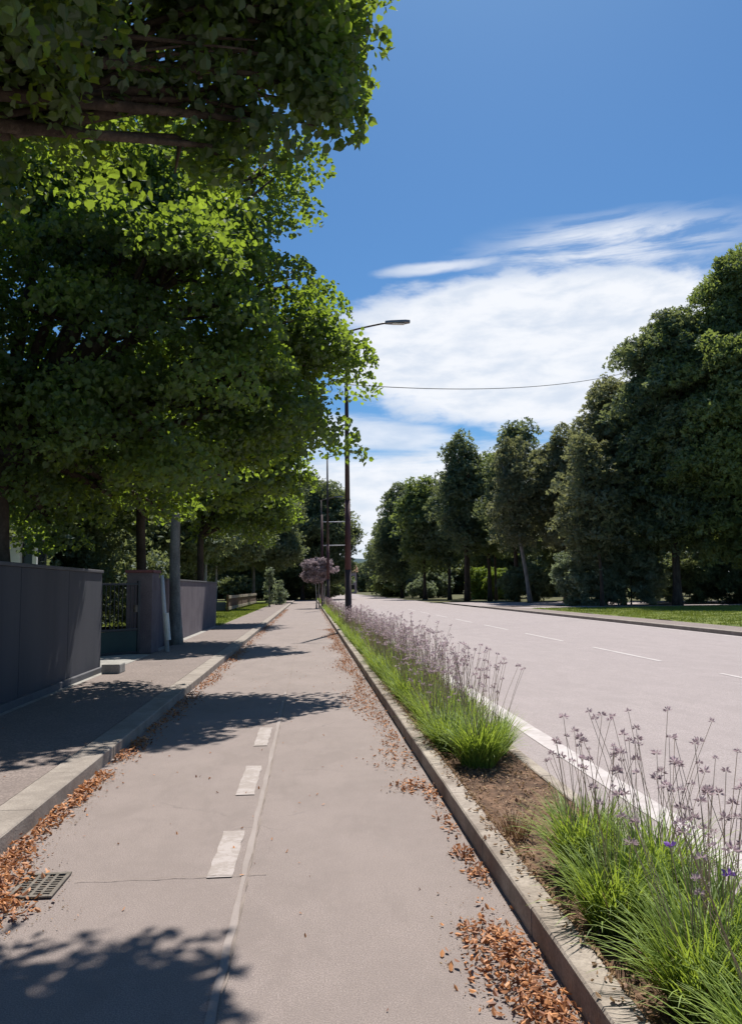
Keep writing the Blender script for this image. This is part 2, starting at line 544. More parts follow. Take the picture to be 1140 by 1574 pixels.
# road edge line and lane dashes
strip_mesh('edge_line', 2.36, 0.10, -12, 180, 0.009, M['roadpaint'], road, 0.5, 0.006)
for k in range(9):
    y0 = 3.2 + k * 6.1
    strip_mesh('lane_line', 7.1, 0.05, y0, y0 + 3.8, 0.009, M['roadpaint'], road, 0.5, 0.004)
strip_mesh('gutter_edge', 12.45, 0.05, -12, 55, 0.008, M['roadpaint'], road, 0.5, 0.02)


def kerb(name, x0, x1, ytop, y0, y1, mat, label, length=1.0, dy=0.0, z0=-0.02, chips=True, skew=None):
    """row of kerb stones with open joints"""
    mb = MB()
    y = y0
    while y < y1:
        L = length * random.uniform(0.96, 1.04)
        j = random.uniform(-0.002, 0.002); h = random.uniform(-0.001, 0.001)
        sx = skew(y) if skew else 0
        # chamfered profile swept along the stone
        b = 0.009
        prof = [(x0 + j + sx, z0), (x0 + j + sx, ytop + h - b), (x0 + b + j + sx, ytop + h), (x1 - b + j + sx, ytop + h), (x1 + j + sx, ytop + h - b), (x1 + j + sx, z0)]
        n = 5
        vs = []
        for i in range(n + 1):
            yy = y + 0.002 + (L - 0.004) * i / n
            for (px, pz) in prof:
                w = random.uniform(-0.001, 0.001) if chips else 0
                vs.append((px + w, yy, pz + w * 0.6))
        fs = []
        k = len(prof)
        for i in range(n):
            for q in range(k - 1):
                fs.append([i * k + q, i * k + q + 1, (i + 1) * k + q + 1, (i + 1) * k + q])
        fs.append(list(range(k))); fs.append([n * k + q for q in range(k)])
        mb.add(vs, fs)
        y += L
    o = mb.build(name, mat)
    return tag(o, label, None, None, 'structure')


KH = 0.115
kerb('kerb', PL - 0.27, PL, KH, -6, 100, M['kerb'], 'pale stone kerb between the left pavement and the cycle path', 1.05)
kerb('kerb', PR, PR + 0.13, KH + 0.01, -6, 104, M['kerb_dark'], 'weathered stone kerb between the cycle path and the planting strip', 0.95)
kerb('kerb', 1.80, 1.90, 0.075, -6, 104, M['kerb_dark'], 'low narrow kerb between the planting strip and the road', 1.0)
kerb('kerb', 12.72, 12.95, 0.13, -6, 56.5, M['kerb'], 'stone kerb along the right side of the road', 1.0)
slab('pavement', [(PL - 0.282, -8), (PL - 0.282, 100), (-3.62, 100), (-3.62, -8)][::-1], -0.02, 0.105, M['pavement'], 'grainy asphalt pavement between the left wall and the kerb')
sheet('wall_verge', [(-3.62, -8), (-3.62, 33.0), (-4.3, 33.0), (-4.3, -8)], 0.075, M['concrete'], 'narrow concrete strip at the foot of the left wall')
slab('driveway', [(-3.61, 14.9), (-3.61, 18.2), (-9, 19.5), (-9, 14.9)][::-1], 0.0, 0.112, M['concrete'], 'pale concrete driveway through the gateway in the wall')


def bumpy(name, x0, x1, y0, y1, nx, ny, z, amp, mat, label, kind='structure'):
    xs = np.linspace(x0, x1, nx); ys = np.linspace(y0, y1, ny)
    gx, gy = np.meshgrid(xs, ys)
    zz = z + amp * (np.sin(gx * 3.1 + gy * 1.3) * np.cos(gy * 2.7) * 0.5 + rng.normal(0, 0.35, gx.shape))
    v = np.stack([gx.ravel(), gy.ravel(), zz.ravel()], 1)
    idx = np.arange(nx * ny).reshape(ny, nx)
    f = np.stack([idx[:-1, :-1], idx[:-1, 1:], idx[1:, 1:], idx[1:, :-1]], -1).reshape(-1, 4)
    me = npmesh(name, v, f.ravel(), np.full(len(f), 4), smooth=True)
    o = link(name, me, mat)
    return tag(o, label, None, None, kind)


bumpy('planting_soil', 1.112, 1.80, 0.5, 104, 10, 900, 0.06, 0.012, M['soil'], 'bare brown earth of the planting strip between path and road')
bumpy('lawn', -30, -3.61, 33.05, 100, 20, 60, 0.10, 0.02, M['grass_ground'], 'sunlit lawn behind the end of the left wall')
bumpy('lawn', 14.35, 60, -10, 50, 60, 80, 0.12, 0.03, M['grass_ground'], 'sunlit green lawn between the right pavement and the trees')
slab('pavement', [(12.95, -10), (14.36, -10), (14.36, 55), (12.95, 56.5)], -0.02, 0.115, M['pavement'], 'narrow pavement between the right kerb and the lawn')
sheet('footpath', [(14.36, 50), (60, 50), (60, 52.6), (14.36, 54.8)], 0.10, M['road'], 'pale footpath crossing behind the right lawn')

# hills far beyond the end of the road
mb = MB()
for cx, cy, r, h in ((60, 2300, 520, 95), (520, 2500, 700, 120), (-500, 2500, 700, 90)):
    vs = [(cx, cy, h)]; fs = []
    K = 36
    for ri, fr in enumerate((0.3, 0.6, 1.0)):
        for k in range(K):
            a = 2 * math.pi * k / K
            rr = r * fr * (1 + 0.08 * math.sin(3 * a + ri))
            vs.append((cx + rr * math.cos(a), cy + rr * 0.6 * math.sin(a), h * (0.86, 0.45, -0.05)[ri] + random.uniform(-4, 4)))
    for k in range(K):
        fs.append([0, 1 + k, 1 + (k + 1) % K])
        for ri in range(2):
            a, b = 1 + ri * K + k, 1 + ri * K + (k + 1) % K
            fs.append([a, a + K, b + K, b])
    mb.add(vs, fs)
tag(mb.build('hills', M['hill'], smooth=True), 'far hills coloured bluish for haze, seen at the end of the road', None, None, 'structure')

# ------------------------------------------------------------------ foliage generation
LEAF5 = np.array([(0, 0, -0.04), (0.32, 0.0, 0.10), (0.50, 0.30, 0.14), (0.44, 0.62, 0.12), (0.22, 0.74, 0.06), (0.03, 1.0, -0.10),
                  (-0.24, 0.76, 0.05), (-0.46, 0.58, 0.13), (-0.48, 0.27, 0.15), (-0.31, -0.02, 0.10)], dtype=np.float32)
LEAF4 = np.array([(0, 0, 0), (0.38, 0.42, 0.09), (0, 1.0, -0.05), (-0.38, 0.42, 0.09)], dtype=np.float32)
# a spray: three leaves radiating from one point, for crowns further away
def _spray():
    out = []
    for a in (-1.0, 0.1, 1.15):
        c, s = math.cos(a), math.sin(a)
        for x, y, z in ((0, 0.05, 0), (0.24, 0.42, 0.05), (0, 0.85, -0.08), (-0.24, 0.42, 0.05)):
            out.append((c * x + s * y, -s * x + c * y, z))
    return np.array(out, dtype=np.float32)
SPRAY = _spray()


def leaf_mesh(name, pos, size, tint, template, faces, up=0.75, droop=None):
    n = len(pos)
    nrm = rng.normal(0, 1, (n, 3)); nrm[:, 2] = np.abs(nrm[:, 2]) * 0.6 + up
    nrm /= np.linalg.norm(nrm, axis=1, keepdims=True)
    t = rng.normal(0, 1, (n, 3)); t[:, 2] -= 0.5
    t -= nrm * np.sum(t * nrm, axis=1, keepdims=True)
    t /= np.linalg.norm(t, axis=1, keepdims=True)
    b = np.cross(nrm, t)
    k = len(template)
    s = size[:, None, None]
    v = pos[:, None, :] + s * (template[None, :, 0:1] * b[:, None, :] + template[None, :, 1:2] * t[:, None, :] + template[None, :, 2:3] * nrm[:, None, :])
    v = v.reshape(-1, 3)
    fl = []
    fs = []
    base = (np.arange(n) * k)[:, None]
    allf = []
    sizes = []
    for f in faces:
        allf.append(base + np.array(f)[None, :]); sizes.append(len(f))
    if len(set(sizes)) == 1:
        ff = np.stack(allf, 1).reshape(-1)
        fsz = np.full(n * len(faces), sizes[0])
    else:
        ff = np.concatenate([a.ravel() for a in allf]); fsz = np.concatenate([np.full(n, s_) for s_ in sizes])
    return npmesh(name, v, ff, fsz, np.repeat(tint, k))


TPL = {'lobed': (LEAF5, [[0, 1, 2, 3, 4, 5], [0, 5, 6, 7, 8, 9]]),
       'plain': (LEAF4, [[0, 1, 2, 3]]),
       'spray': (SPRAY, [[0, 1, 2, 3], [4, 5, 6, 7], [8, 9, 10, 11]])}


def crown_points(blobs, dens, per, crad, shell=0.62, flat=0.7, gap=0.0):
    """twig clusters spread through ellipsoids, more of them near the surface"""
    P, T = [], []
    for (c, r) in blobs:
        c = np.array(c); r = np.array(r)
        area = 4 * math.pi * (((r[0] * r[1]) ** 1.6 + (r[0] * r[2]) ** 1.6 + (r[1] * r[2]) ** 1.6) / 3) ** (1 / 1.6)
        m = max(6, int(area * dens))
        d = rng.normal(0, 1, (m, 3)); d /= np.linalg.norm(d, axis=1, keepdims=True)
        rad = np.where(rng.random(m) < shell, rng.uniform(0.80, 1.10, m), rng.random(m) ** 0.5 * 0.85)
        # low-frequency lumps so the outline is uneven
        ph = rng.uniform(0, 6.28, 3)
        lump = 1 + 0.10 * np.sin(d[:, 0] * 4.1 + ph[0]) + 0.10 * np.sin(d[:, 1] * 4.7 + ph[1]) + 0.08 * np.sin(d[:, 2] * 6.1 + ph[2])
        cc = c + d * rad[:, None] * lump[:, None] * r
        if gap > 0:
            cc = cc[rng.random(len(cc)) > gap]
        m = len(cc)
        cr = crad * rng.uniform(0.6, 1.35, m)
        n = np.maximum(4, (per * rng.uniform(0.6, 1.4, m)).astype(int))
        idx = np.repeat(np.arange(m), n)
        off = rng.normal(0, 1, (len(idx), 3)); off /= np.linalg.norm(off, axis=1, keepdims=True) + 1e-6
        off *= (rng.random(len(idx)) ** 0.45)[:, None] * cr[idx][:, None]
        off[:, 2] *= flat
        ct = rng.uniform(0.15, 0.85, m)
        P.append(cc[idx] + off)
        T.append(np.clip(ct[idx] + rng.normal(0, 0.18, len(idx)), 0, 1))
    return np.concatenate(P), np.concatenate(T)


def crown_tiers(blobs, dens, per, crad, flat=0.5, fill=0.3, gap=0.0):
    """layered boughs: shallow leafy domes round the crown, with loose leaves inside"""
    P, T = [], []
    for (c, r) in blobs:
        c = np.array(c); r = np.array(r)
        area = 4 * math.pi * (((r[0] * r[1]) ** 1.6 + (r[0] * r[2]) ** 1.6 + (r[1] * r[2]) ** 1.6) / 3) ** (1 / 1.6)
        m = max(3, int(area * dens * (1 - gap)))
        d = rng.normal(0, 1, (m, 3)); d /= np.linalg.norm(d, axis=1, keepdims=True)
        rad = np.where(rng.random(m) < 0.7, rng.uniform(0.78, 1.12, m), rng.uniform(0.3, 0.8, m))
        cc = c + d * rad[:, None] * r
        cr = np.minimum(crad * rng.uniform(0.55, 1.5, m), r.min() * 0.9)
        n = np.maximum(8, (per * (cr / crad) ** 2 * rng.uniform(0.8, 1.2, m)).astype(int))
        idx = np.repeat(np.arange(m), n)
        k = len(idx)
        q = rng.normal(0, 1, (k, 3)); q /= np.linalg.norm(q, axis=1, keepdims=True) + 1e-6
        q[:, 2] = np.abs(q[:, 2]) * np.where(rng.random(k) < 0.8, 1, -0.5)
        q *= (rng.random(k) ** 0.25)[:, None]
        rho = q[:, 0] ** 2 + q[:, 1] ** 2
        off = q.copy()
        off[:, 2] = q[:, 2] * flat - 0.42 * rho
        # boughs lean outwards and hang at the tip
        out = d[idx][:, :2]
        off[:, 2] -= 0.30 * np.sum(q[:, :2] * out, axis=1)
        P.append(cc[idx] + off * cr[idx][:, None])
        ct = rng.beta(1.3, 1.5, m)
        T.append(np.clip(ct[idx] + rng.normal(0, 0.13, k), 0, 1))
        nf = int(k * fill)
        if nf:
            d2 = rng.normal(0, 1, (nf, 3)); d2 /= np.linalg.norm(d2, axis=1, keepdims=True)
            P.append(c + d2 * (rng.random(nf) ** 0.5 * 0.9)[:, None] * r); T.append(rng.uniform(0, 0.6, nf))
    return np.concatenate(P), np.concatenate(T)


def tree(name, base, blobs, label, cat='tree', group=None, leaf='leaf', bark='bark_dark', r0=0.2, fork=3.0, dens=3.0, per=55,
         crad=0.45, size=0.11, tpl='plain', lean=(0, 0), gap=0.0, limbs=True, shell=0.62, trunks=None, flat=0.7, satellites=True, tiers=None):
    bx, by, bz = base
    t = thing(name, base, label, cat, group)
    mb = MB()
    roots = trunks or [(0, 0)]
    for ti, (ox, oy) in enumerate(roots):
        pts, rad = [], []
        K = 9
        for i in range(K):
            f = i / (K - 1)
            wob = 0.03 + 0.02 * fork * 0.3
            pts.append((ox * (1 - 0) + lean[0] * f + math.sin(f * 4 + bx + ti) * wob * f, oy + lean[1] * f + math.cos(f * 3 + by) * wob * f, f * fork - 0.1 * (i == 0)))
            rad.append(r0 * ((1.45 if i == 0 else (1.12 if i == 1 else 1.0)) - 0.32 * f))
        mb.tube(pts, rad, 12, 0.05)
        top = Vector(pts[-1])
        if limbs:
            for (c, r) in blobs:
                e = Vector(c) - Vector(base)
                r1 = r0 * 0.55
                mid = top.lerp(e, 0.5) + Vector((random.uniform(-.2, .2), random.uniform(-.2, .2), 0.15 * (e - top).length * random.uniform(-0.2, 1)))
                mb.tube([top - Vector((0, 0, 0.1)), top.lerp(mid, 0.5), mid, mid.lerp(e, 0.6), e], [r1, r1 * .85, r1 * .62, r1 * .42, r1 * .2], 8, 0.05)
                for q in range(5 if max(r) > 1 else 3):
                    d = Vector((random.gauss(0, 1), random.gauss(0, 1), random.gauss(0.25, .7))).normalized()
                    e2 = e + Vector((d.x * r[0], d.y * r[1], d.z * r[2])) * 0.85
                    s2 = mid.lerp(e, random.uniform(0.1, 0.9))
                    mb.tube([s2, s2.lerp(e2, 0.5) + Vector((0, 0, 0.12)), e2], [r1 * .34, r1 * .22, r1 * .07], 6, 0.03)
    mb.build('trunk', M[bark], t, smooth=True)
    more = []
    for (c, r) in blobs:
        mr = (r[0] + r[1] + r[2]) / 3
        if mr < 1.0 or not satellites:
            continue
        for q in range(9):
            d = Vector((random.gauss(0, 1), random.gauss(0, 1), random.gauss(0.1, .8))).normalized()
            k = random.uniform(0.24, 0.42)
            more.append(((c[0] + d.x * r[0] * .92, c[1] + d.y * r[1] * .92, c[2] + d.z * r[2] * .92), (r[0] * k, r[1] * k, r[2] * k * .7)))
    if tiers:
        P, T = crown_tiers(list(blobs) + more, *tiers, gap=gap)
    else:
        P, T = crown_points(list(blobs) + more, dens, per, crad, shell, flat, gap)
    P = P - np.array(base)
    sz = size * rng.uniform(0.7, 1.25, len(P))
    tp, fc = TPL[tpl]
    me = leaf_mesh('crown', P.astype(np.float32), sz, T, tp, fc, up=0.4)
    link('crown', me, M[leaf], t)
    return t


# ------------------------------------------------------------------ left street trees (near to far)
G1 = 'leafy street trees along the left wall'
tree('street_tree', (-4.75, 4.4, 0.05),
     [((-2.6, 3.70, 6.9), (2.1, 1.9, 1.7)), ((-1.0, 5.10, 7.3), (1.45, 1.25, 1.25)), ((-2.3, 5.20, 7.6), (1.6, 1.5, 1.4)), ((-2.5, 4.00, 5.2), (1.3, 1.1, 1.0)),
      ((-0.15, 6.20, 7.5), (0.75, 0.8, 0.8)), ((-1.0, 5.80, 6.5), (0.8, 0.6, 0.6)), ((-0.3, 7.30, 7.9), (0.5, 0.5, 0.5)), ((0.3, 6.70, 6.65), (0.42, 0.4, 0.38)), ((0.35, 6.90, 7.4), (0.4, 0.4, 0.4)), ((-0.1, 6.60, 6.2), (0.35, 0.35, 0.3)), ((-4.9, 4.30, 7.0), (2.0, 2.3, 2.2)), ((-3.7, 6.90, 7.4), (1.6, 2.0, 1.6)), ((-1.7, 5.70, 6.2), (0.8, 0.5, 0.5)), ((-0.05, 6.40, 6.7), (0.6, 0.5, 0.5)), ((-1.3, 6.00, 7.0), (1.1, 0.7, 0.7)), ((-2.8, 6.00, 6.8), (1.2, 0.8, 0.8)), ((-2.9, 5.30, 5.0), (0.9, 0.8, 0.6)), ((-0.25, 6.05, 6.0), (0.55, 0.42, 0.42)), ((-0.3, 5.80, 5.6), (0.4, 0.35, 0.3)), ((-0.3, 5.95, 5.3), (0.5, 0.35, 0.35)), ((0.05, 6.15, 5.85), (0.42, 0.35, 0.32)), ((-0.75, 5.9, 5.05), (0.5, 0.35, 0.35)), ((-0.9, 5.70, 5.4), (0.55, 0.4, 0.38)), ((-1.8, 5.80, 5.3), (0.7, 0.45, 0.4)), ((-0.6, 5.10, 6.0), (0.6, 0.4, 0.4))],
     'nearest broadleaf tree, overhanging the path at the top left', 'tree', G1, 'leaf', 'bark_dark', 0.17, 3.6, 5.2, 105, 0.44, 0.076, 'lobed', tiers=(1.3, 270, 0.50, 0.6, 0.2))
tree('street_tree', (-4.75, 12.3, 0.05),
     [((-3.0, 13.0, 6.0), (2.9, 2.3, 2.3)), ((0.15, 13.9, 6.2), (0.95, 0.9, 0.85)), ((0.45, 14.0, 6.0), (0.6, 0.6, 0.5)), ((0.1, 13.8, 5.1), (0.7, 0.7, 0.6)), ((-0.35, 13.6, 7.0), (0.8, 0.8, 0.6)), ((-0.75, 13.0, 4.75), (1.05, 1.1, 0.95)), ((-1.9, 13.0, 7.2), (1.15, 1.2, 1.0)),
      ((-3.7, 13.4, 8.2), (2.1, 1.6, 1.5)), ((-3.1, 14.0, 9.1), (1.8, 1.5, 1.4)), ((-1.3, 14.0, 9.3), (1.0, 0.9, 0.8)), ((-0.95, 13.7, 8.3), (0.8, 0.8, 0.7)), ((-0.75, 13.8, 9.4), (0.75, 0.7, 0.6)), ((-4.6, 14.4, 9.6), (2.3, 1.8, 1.8)), ((-5.6, 12.6, 6.2), (1.9, 2.2, 2.3)), ((-0.75, 13.4, 6.2), (1.15, 1.2, 1.1)), ((-2.2, 12.2, 4.1), (1.6, 1.5, 0.9)), ((-4.6, 12.6, 4.0), (1.7, 2.0, 1.0)), ((-3.4, 13.8, 3.2), (0.9, 0.8, 0.55)), ((-5.2, 14.2, 3.0), (1.0, 0.8, 0.6)), ((-1.9, 13.6, 3.6), (0.7, 0.7, 0.5)), ((-4.4, 13.6, 2.7), (0.6, 0.6, 0.4)), ((-2.6, 14.2, 3.0), (0.5, 0.5, 0.4)), ((-6.2, 15.5, 3.4), (1.4, 1.2, 0.8)), ((-5.0, 16.0, 4.0), (1.3, 1.2, 0.8))],
     'large broadleaf tree behind the near wall, its dark trunk at the left edge', 'tree', G1, 'leaf', 'bark_dark', 0.24, 3.6, 3.8, 105, 0.52, 0.088, 'lobed', tiers=(0.54, 330, 0.70, 0.6, 0.12))
tree('street_tree', (-3.62, 21.6, 0.08),
     [((-2.5, 23.0, 6.1), (2.3, 2.1, 1.9)), ((-0.7, 23.0, 6.9), (1.3, 1.4, 1.2)), ((-1.2, 22.9, 5.0), (1.1, 1.2, 0.9)), ((-3.9, 23.6, 6.6), (2.0, 2.0, 1.7)), ((-2.9, 23.0, 7.9), (1.6, 1.4, 1.1)), ((-4.4, 22.2, 5.3), (1.4, 1.3, 1.0))],
     'tree with the pale grey trunk standing on the pavement by the wall', 'tree', G1, 'leaf', 'bark_grey', 0.165, 4.4, 3.8, 70, 0.5, 0.14, 'lobed', tiers=(0.65, 130, 0.66, 0.55, 0.15))
tree('street_tree', (-5.15, 24.5, 0.0),
     [((-6.2, 25.2, 6.4), (2.6, 2.6, 2.6)), ((-5.0, 26.0, 8.4), (2.0, 2.0, 1.6)), ((-7.5, 24, 4.6), (1.8, 1.8, 1.3))],
     'tree with the dark trunk behind the gate pillar', 'tree', G1, 'leaf', 'bark_dark', 0.19, 4.2, 3.4, 50, 0.55, 0.15, 'plain', tiers=(0.9, 120, 0.7, 0.5, 0.4))
tree('street_tree', (-4.7, 34.5, 0.0),
     [((-3.2, 35.0, 6.0), (2.5, 2.4, 2.1)), ((-2.0, 34.6, 7.6), (1.7, 1.6, 1.3)), ((-4.8, 36, 7.0), (2.4, 2.4, 2.2)), ((-1.6, 34.6, 4.9), (1.2, 1.2, 0.9))],
     'tree at the far end of the wall, shading the pavement there', 'tree', G1, 'leaf', 'bark_dark', 0.19, 4.0, 3.2, 44, 0.58, 0.17, 'plain', tiers=(0.9, 110, 0.7, 0.5, 0.4))
EL = [(-9.5, 45, 9.5, 4.2), (-8.3, 60, 10.5, 4.4), (-10.5, 73, 12, 5.0), (-6.2, 88, 13.0, 5.0)]
names = ['broadleaf tree set back behind the near end of the lawn fence', 'broadleaf tree set back beside the middle of the lawn fence',
         'broadleaf tree set back beside the far end of the lawn fence', 'dark tree behind the staked sapling at the far left of the path']
for (x, y, h, r), lb in zip(EL, names):
    tree('street_tree', (x, y, 0.05), [((x, y, h * .62), (r, r, h * .30)), ((x + r * .35, y - 1, h * .48), (r * .7, r * .7, h * .17)), ((x - .5, y, h * .84), (r * .65, r * .65, h * .16)), ((x - r * .5, y + .5, h * .5), (r * .6, r * .6, h * .2))],
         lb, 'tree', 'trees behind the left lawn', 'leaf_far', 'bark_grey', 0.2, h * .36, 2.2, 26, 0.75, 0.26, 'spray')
tree('street_tree', (-0.9, 112, 0), [((0.6, 112, 10.4), (5.2, 5, 5.8)), ((3.2, 113, 8.2), (3.9, 3.6, 4.6)), ((-3.2, 111, 8.4), (4.4, 4, 5.0)), ((0.0, 112, 14.8), (3.9, 3.5, 2.8)), ((0.5, 113, 4.6), (5.0, 3.6, 2.3))],
     'tall rounded dark tree closing the far end of the cycle path', 'tree', 'trees behind the left lawn', 'leaf_far', 'bark_dark', 0.3, 5, 1.6, 24, 0.9, 0.32, 'spray')
tree('street_tree', (-6.5, 122, 0), [((-6.5, 122, 9.5), (6, 6, 6.0)), ((-3.5, 124, 4.2), (6, 4, 3.3)), ((-9.5, 121, 4.5), (5, 4, 3.5))],
     'broad dark tree behind the path end, left of the rounded tree', 'tree', 'trees behind the left lawn', 'leaf_far', 'bark_dark', 0.3, 5, 1.5, 22, 0.9, 0.34, 'spray')

# garden trees and shrubs behind the wall
BG = [(-10.5, 19.5, 7.5, 3.4), (-9.2, 27, 8, 3.6), (-13, 33, 9, 4.2), (-15.5, 23, 9, 4.5), (-16, 44, 11, 5.5), (-14.5, 60, 12, 5.5), (-18, 82, 14, 7)]
nm = ['dark garden tree behind the near wall, right of the white booth', 'dark garden tree behind the gate', 'garden tree behind the second wall section',
      'garden tree deep behind the near wall', 'tall dark tree beyond the garden, behind the lawn fence', 'tall dark tree far behind the lawn', 'tall dark tree at the back of the left wood']
for i, ((x, y, h, r), lb) in enumerate(zip(BG, nm)):
    tree('garden_tree', (x, y, 0), [((x, y, h * .55), (r, r, h * .42)), ((x + 1, y - .8, h * .32), (r * .8, r * .7, h * .22)), ((x - 1, y + .8, h * .7), (r * .8, r * .8, h * .28))],
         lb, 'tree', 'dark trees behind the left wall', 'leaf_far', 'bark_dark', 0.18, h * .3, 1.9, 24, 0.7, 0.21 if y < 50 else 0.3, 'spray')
for x, y, h, r, lb in ((-7.4, 24.0, 2.6, 1.3, 'low dark shrub behind the gate bars'), (-8.4, 21.0, 2.9, 1.6, 'dark garden shrub beside the open gateway'),
                       (-6.2, 30.0, 2.7, 1.5, 'dark shrub peeping over the second wall section'), (-9.0, 40.0, 3.0, 2.0, 'dark shrub at the back of the lawn near the wall end')):
    tree('garden_shrub', (x, y, 0), [((x, y, h * .5), (r, r, h * .5)), ((x + .5, y, h * .7), (r * .6, r * .6, h * .3))], lb, 'shrub', 'shrubs in the left garden', 'leaf_far', 'bark_dark', 0.05, .6, 4, 26, 0.35, 0.13, 'spray')
hg = thing('garden_hedge', (-9.6, 31, 0), 'long dark clipped hedge behind the left wall', 'hedge')
bl = [((0.0 + random.uniform(-.1, .1), -15 + k * 1.2, 1.55), (0.7, 0.9, 1.6)) for k in range(28)]
Pt, Tt = crown_points(bl, 6, 30, 0.3, 0.8, 0.8)
link('foliage', leaf_mesh('foliage', Pt.astype(np.float32), 0.13 * rng.uniform(.7, 1.3, len(Pt)), Tt, *TPL['spray']), M['leaf_far'], hg)
# undergrowth closing the dark end of the path
for x, y, w, h, lb in ((-8.2, 111, 4, 3.4, 'dark undergrowth bush left of the path end'), (-3.2, 116, 3.5, 3.0, 'dark undergrowth bush in the middle of the path end'), (1.8, 118, 3.2, 3.2, 'dark undergrowth bush right of the path end')):
    tree('undergrowth_bush', (x, y, 0), [((x, y, h * .5), (w, 1.8, h * .5))], lb, 'bush', 'undergrowth at the path end', 'leaf_far', 'bark_dark', 0.07, .8, 3, 24, 0.5, 0.28, 'spray')

# ------------------------------------------------------------------ right-hand trees
GR = 'tall trees on the far side of the road'
def rtree(x, y, h, r, z0f, label, leaf='leaf_far', bark='bark_dark', r0=0.22, lean=(0, 0), gap=0.0, tall=True, extra=()):
    """z0f: height of the crown's underside as a share of h"""
    b = z0f * h
    ch = h - b
    r = r * 0.88
    bl = []
    x1, y1 = x + lean[0], y + lean[1]
    k = 4 if tall else 3
    for i in range(k):
        f = (i + 0.5) / k
        w = (0.78, 1.0, 0.9, 0.55)[i] if k == 4 else (0.85, 1.0, 0.7)[i]
        ox, oy = random.uniform(-.18, .18) * r, random.uniform(-.18, .18) * r
        bl.append(((x1 + ox, y1 + oy, b + ch * f), (r * w, r * w, ch / k * 0.78)))
    for q in range(5):
        a = random.uniform(0, 6.28); f = random.uniform(0.15, 0.85)
        rr = r * (1 - 0.5 * abs(f - 0.4)) * 0.75
        bl.append(((x1 + math.cos(a) * rr, y1 + math.sin(a) * rr, b + ch * f), (r * .36, r * .36, ch * .13)))
    for q in range(2):
        bl.append(((x1 + random.uniform(-.4, .4) * r, y1 + random.uniform(-.3, .3) * r, h - ch * .09), (r * .26, r * .26, ch * .13)))
    bl += list(extra)
    s = 0.26 if y < 70 else 0.34
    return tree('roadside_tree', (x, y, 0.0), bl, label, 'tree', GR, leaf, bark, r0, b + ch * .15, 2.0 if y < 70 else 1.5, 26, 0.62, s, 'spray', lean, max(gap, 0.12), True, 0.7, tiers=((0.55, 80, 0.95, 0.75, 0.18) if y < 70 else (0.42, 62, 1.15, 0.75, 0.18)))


rtree(29.6, 50.0, 23.5, 6.3, 0.20, 'tallest tree, cut by the right edge of the picture', 'leaf_green', r0=0.34)
rtree(25.6, 52.5, 19.8, 4.5, 0.26, 'tree with dark double-width trunk left of the tallest tree', 'leaf_far', r0=0.30)
rtree(23.8, 57.5, 17.0, 3.6, 0.39, 'olive-tinged tree between the thin-trunked tree and the tallest ones', 'leaf_brown', r0=0.2)
rtree(20.6, 53.5, 11.6, 2.7, 0.34, 'smaller tree with the thin straight trunk standing on the lawn edge', 'leaf_brown', r0=0.14, gap=0.12)
rtree(22.2, 66.0, 14.8, 2.9, 0.34, 'slim olive tree just left of the thin-trunked one', 'leaf_brown', r0=0.2, gap=0.05)
rtree(19.2, 66.5, 14.2, 2.5, 0.39, 'loose tree with the pale leaning trunk', 'leaf_brown', 'bark_grey', 0.19, lean=(-0.9, 0), gap=0.2)
rtree(20.6, 76.0, 17.2, 3.3, 0.37, 'tall dark tree with a twin-lobed top, middle of the right row', 'leaf_far', r0=0.26)
rtree(20.1, 85.5, 15.8, 3.2, 0.37, 'mid green tree between two taller dark trees', 'leaf_green', r0=0.24)
rtree(17.4, 85.0, 17.6, 3.2, 0.36, 'tall dark tree standing above the rounded trees', 'leaf_far', r0=0.27)
rtree(18.2, 100.0, 15.4, 3.4, 0.31, 'dark tree between the tall dark tree and the rounded green one', 'leaf_far', r0=0.24)
rtree(15.6, 104.0, 15.6, 4.2, 0.29, 'rounded brighter green tree near the left end of the right row', 'leaf_green', r0=0.26, tall=False)
rtree(15.0, 125.0, 17.0, 4.8, 0.18, 'rounded dark tree at the far end of the right row', 'leaf_far', r0=0.28, tall=False)
rtree(17.0, 150.0, 15.0, 5.5, 0.12, 'distant tree behind the end of the right row', 'leaf_far', r0=0.28, tall=False)
rtree(18.9, 91.0, 14.5, 2.0, 0.40, 'slim tree with a bare trunk among the dark trunks left of the lime shrub', 'leaf_far', r0=0.17)
rtree(21.9, 90.0, 14.0, 2.2, 0.42, 'slim tree with a bare trunk just right of the lime shrub', 'leaf_far', r0=0.17)
rtree(36.0, 62.0, 20.0, 6.0, 0.21, 'dark tree in the second row behind the tallest tree', 'leaf_far', r0=0.3)
rtree(33.0, 73.0, 16.0, 5.0, 0.19, 'dark tree in the second row behind the double-width trunk', 'leaf_far', r0=0.28)
rtree(28.5, 82.0, 14.0, 5.0, 0.21, 'dark tree in the second row behind the leaning trunk', 'leaf_far', r0=0.26)
rtree(27.0, 108.0, 16.0, 6.0, 0.19, 'dark tree far behind the middle of the right row', 'leaf_far', r0=0.26)

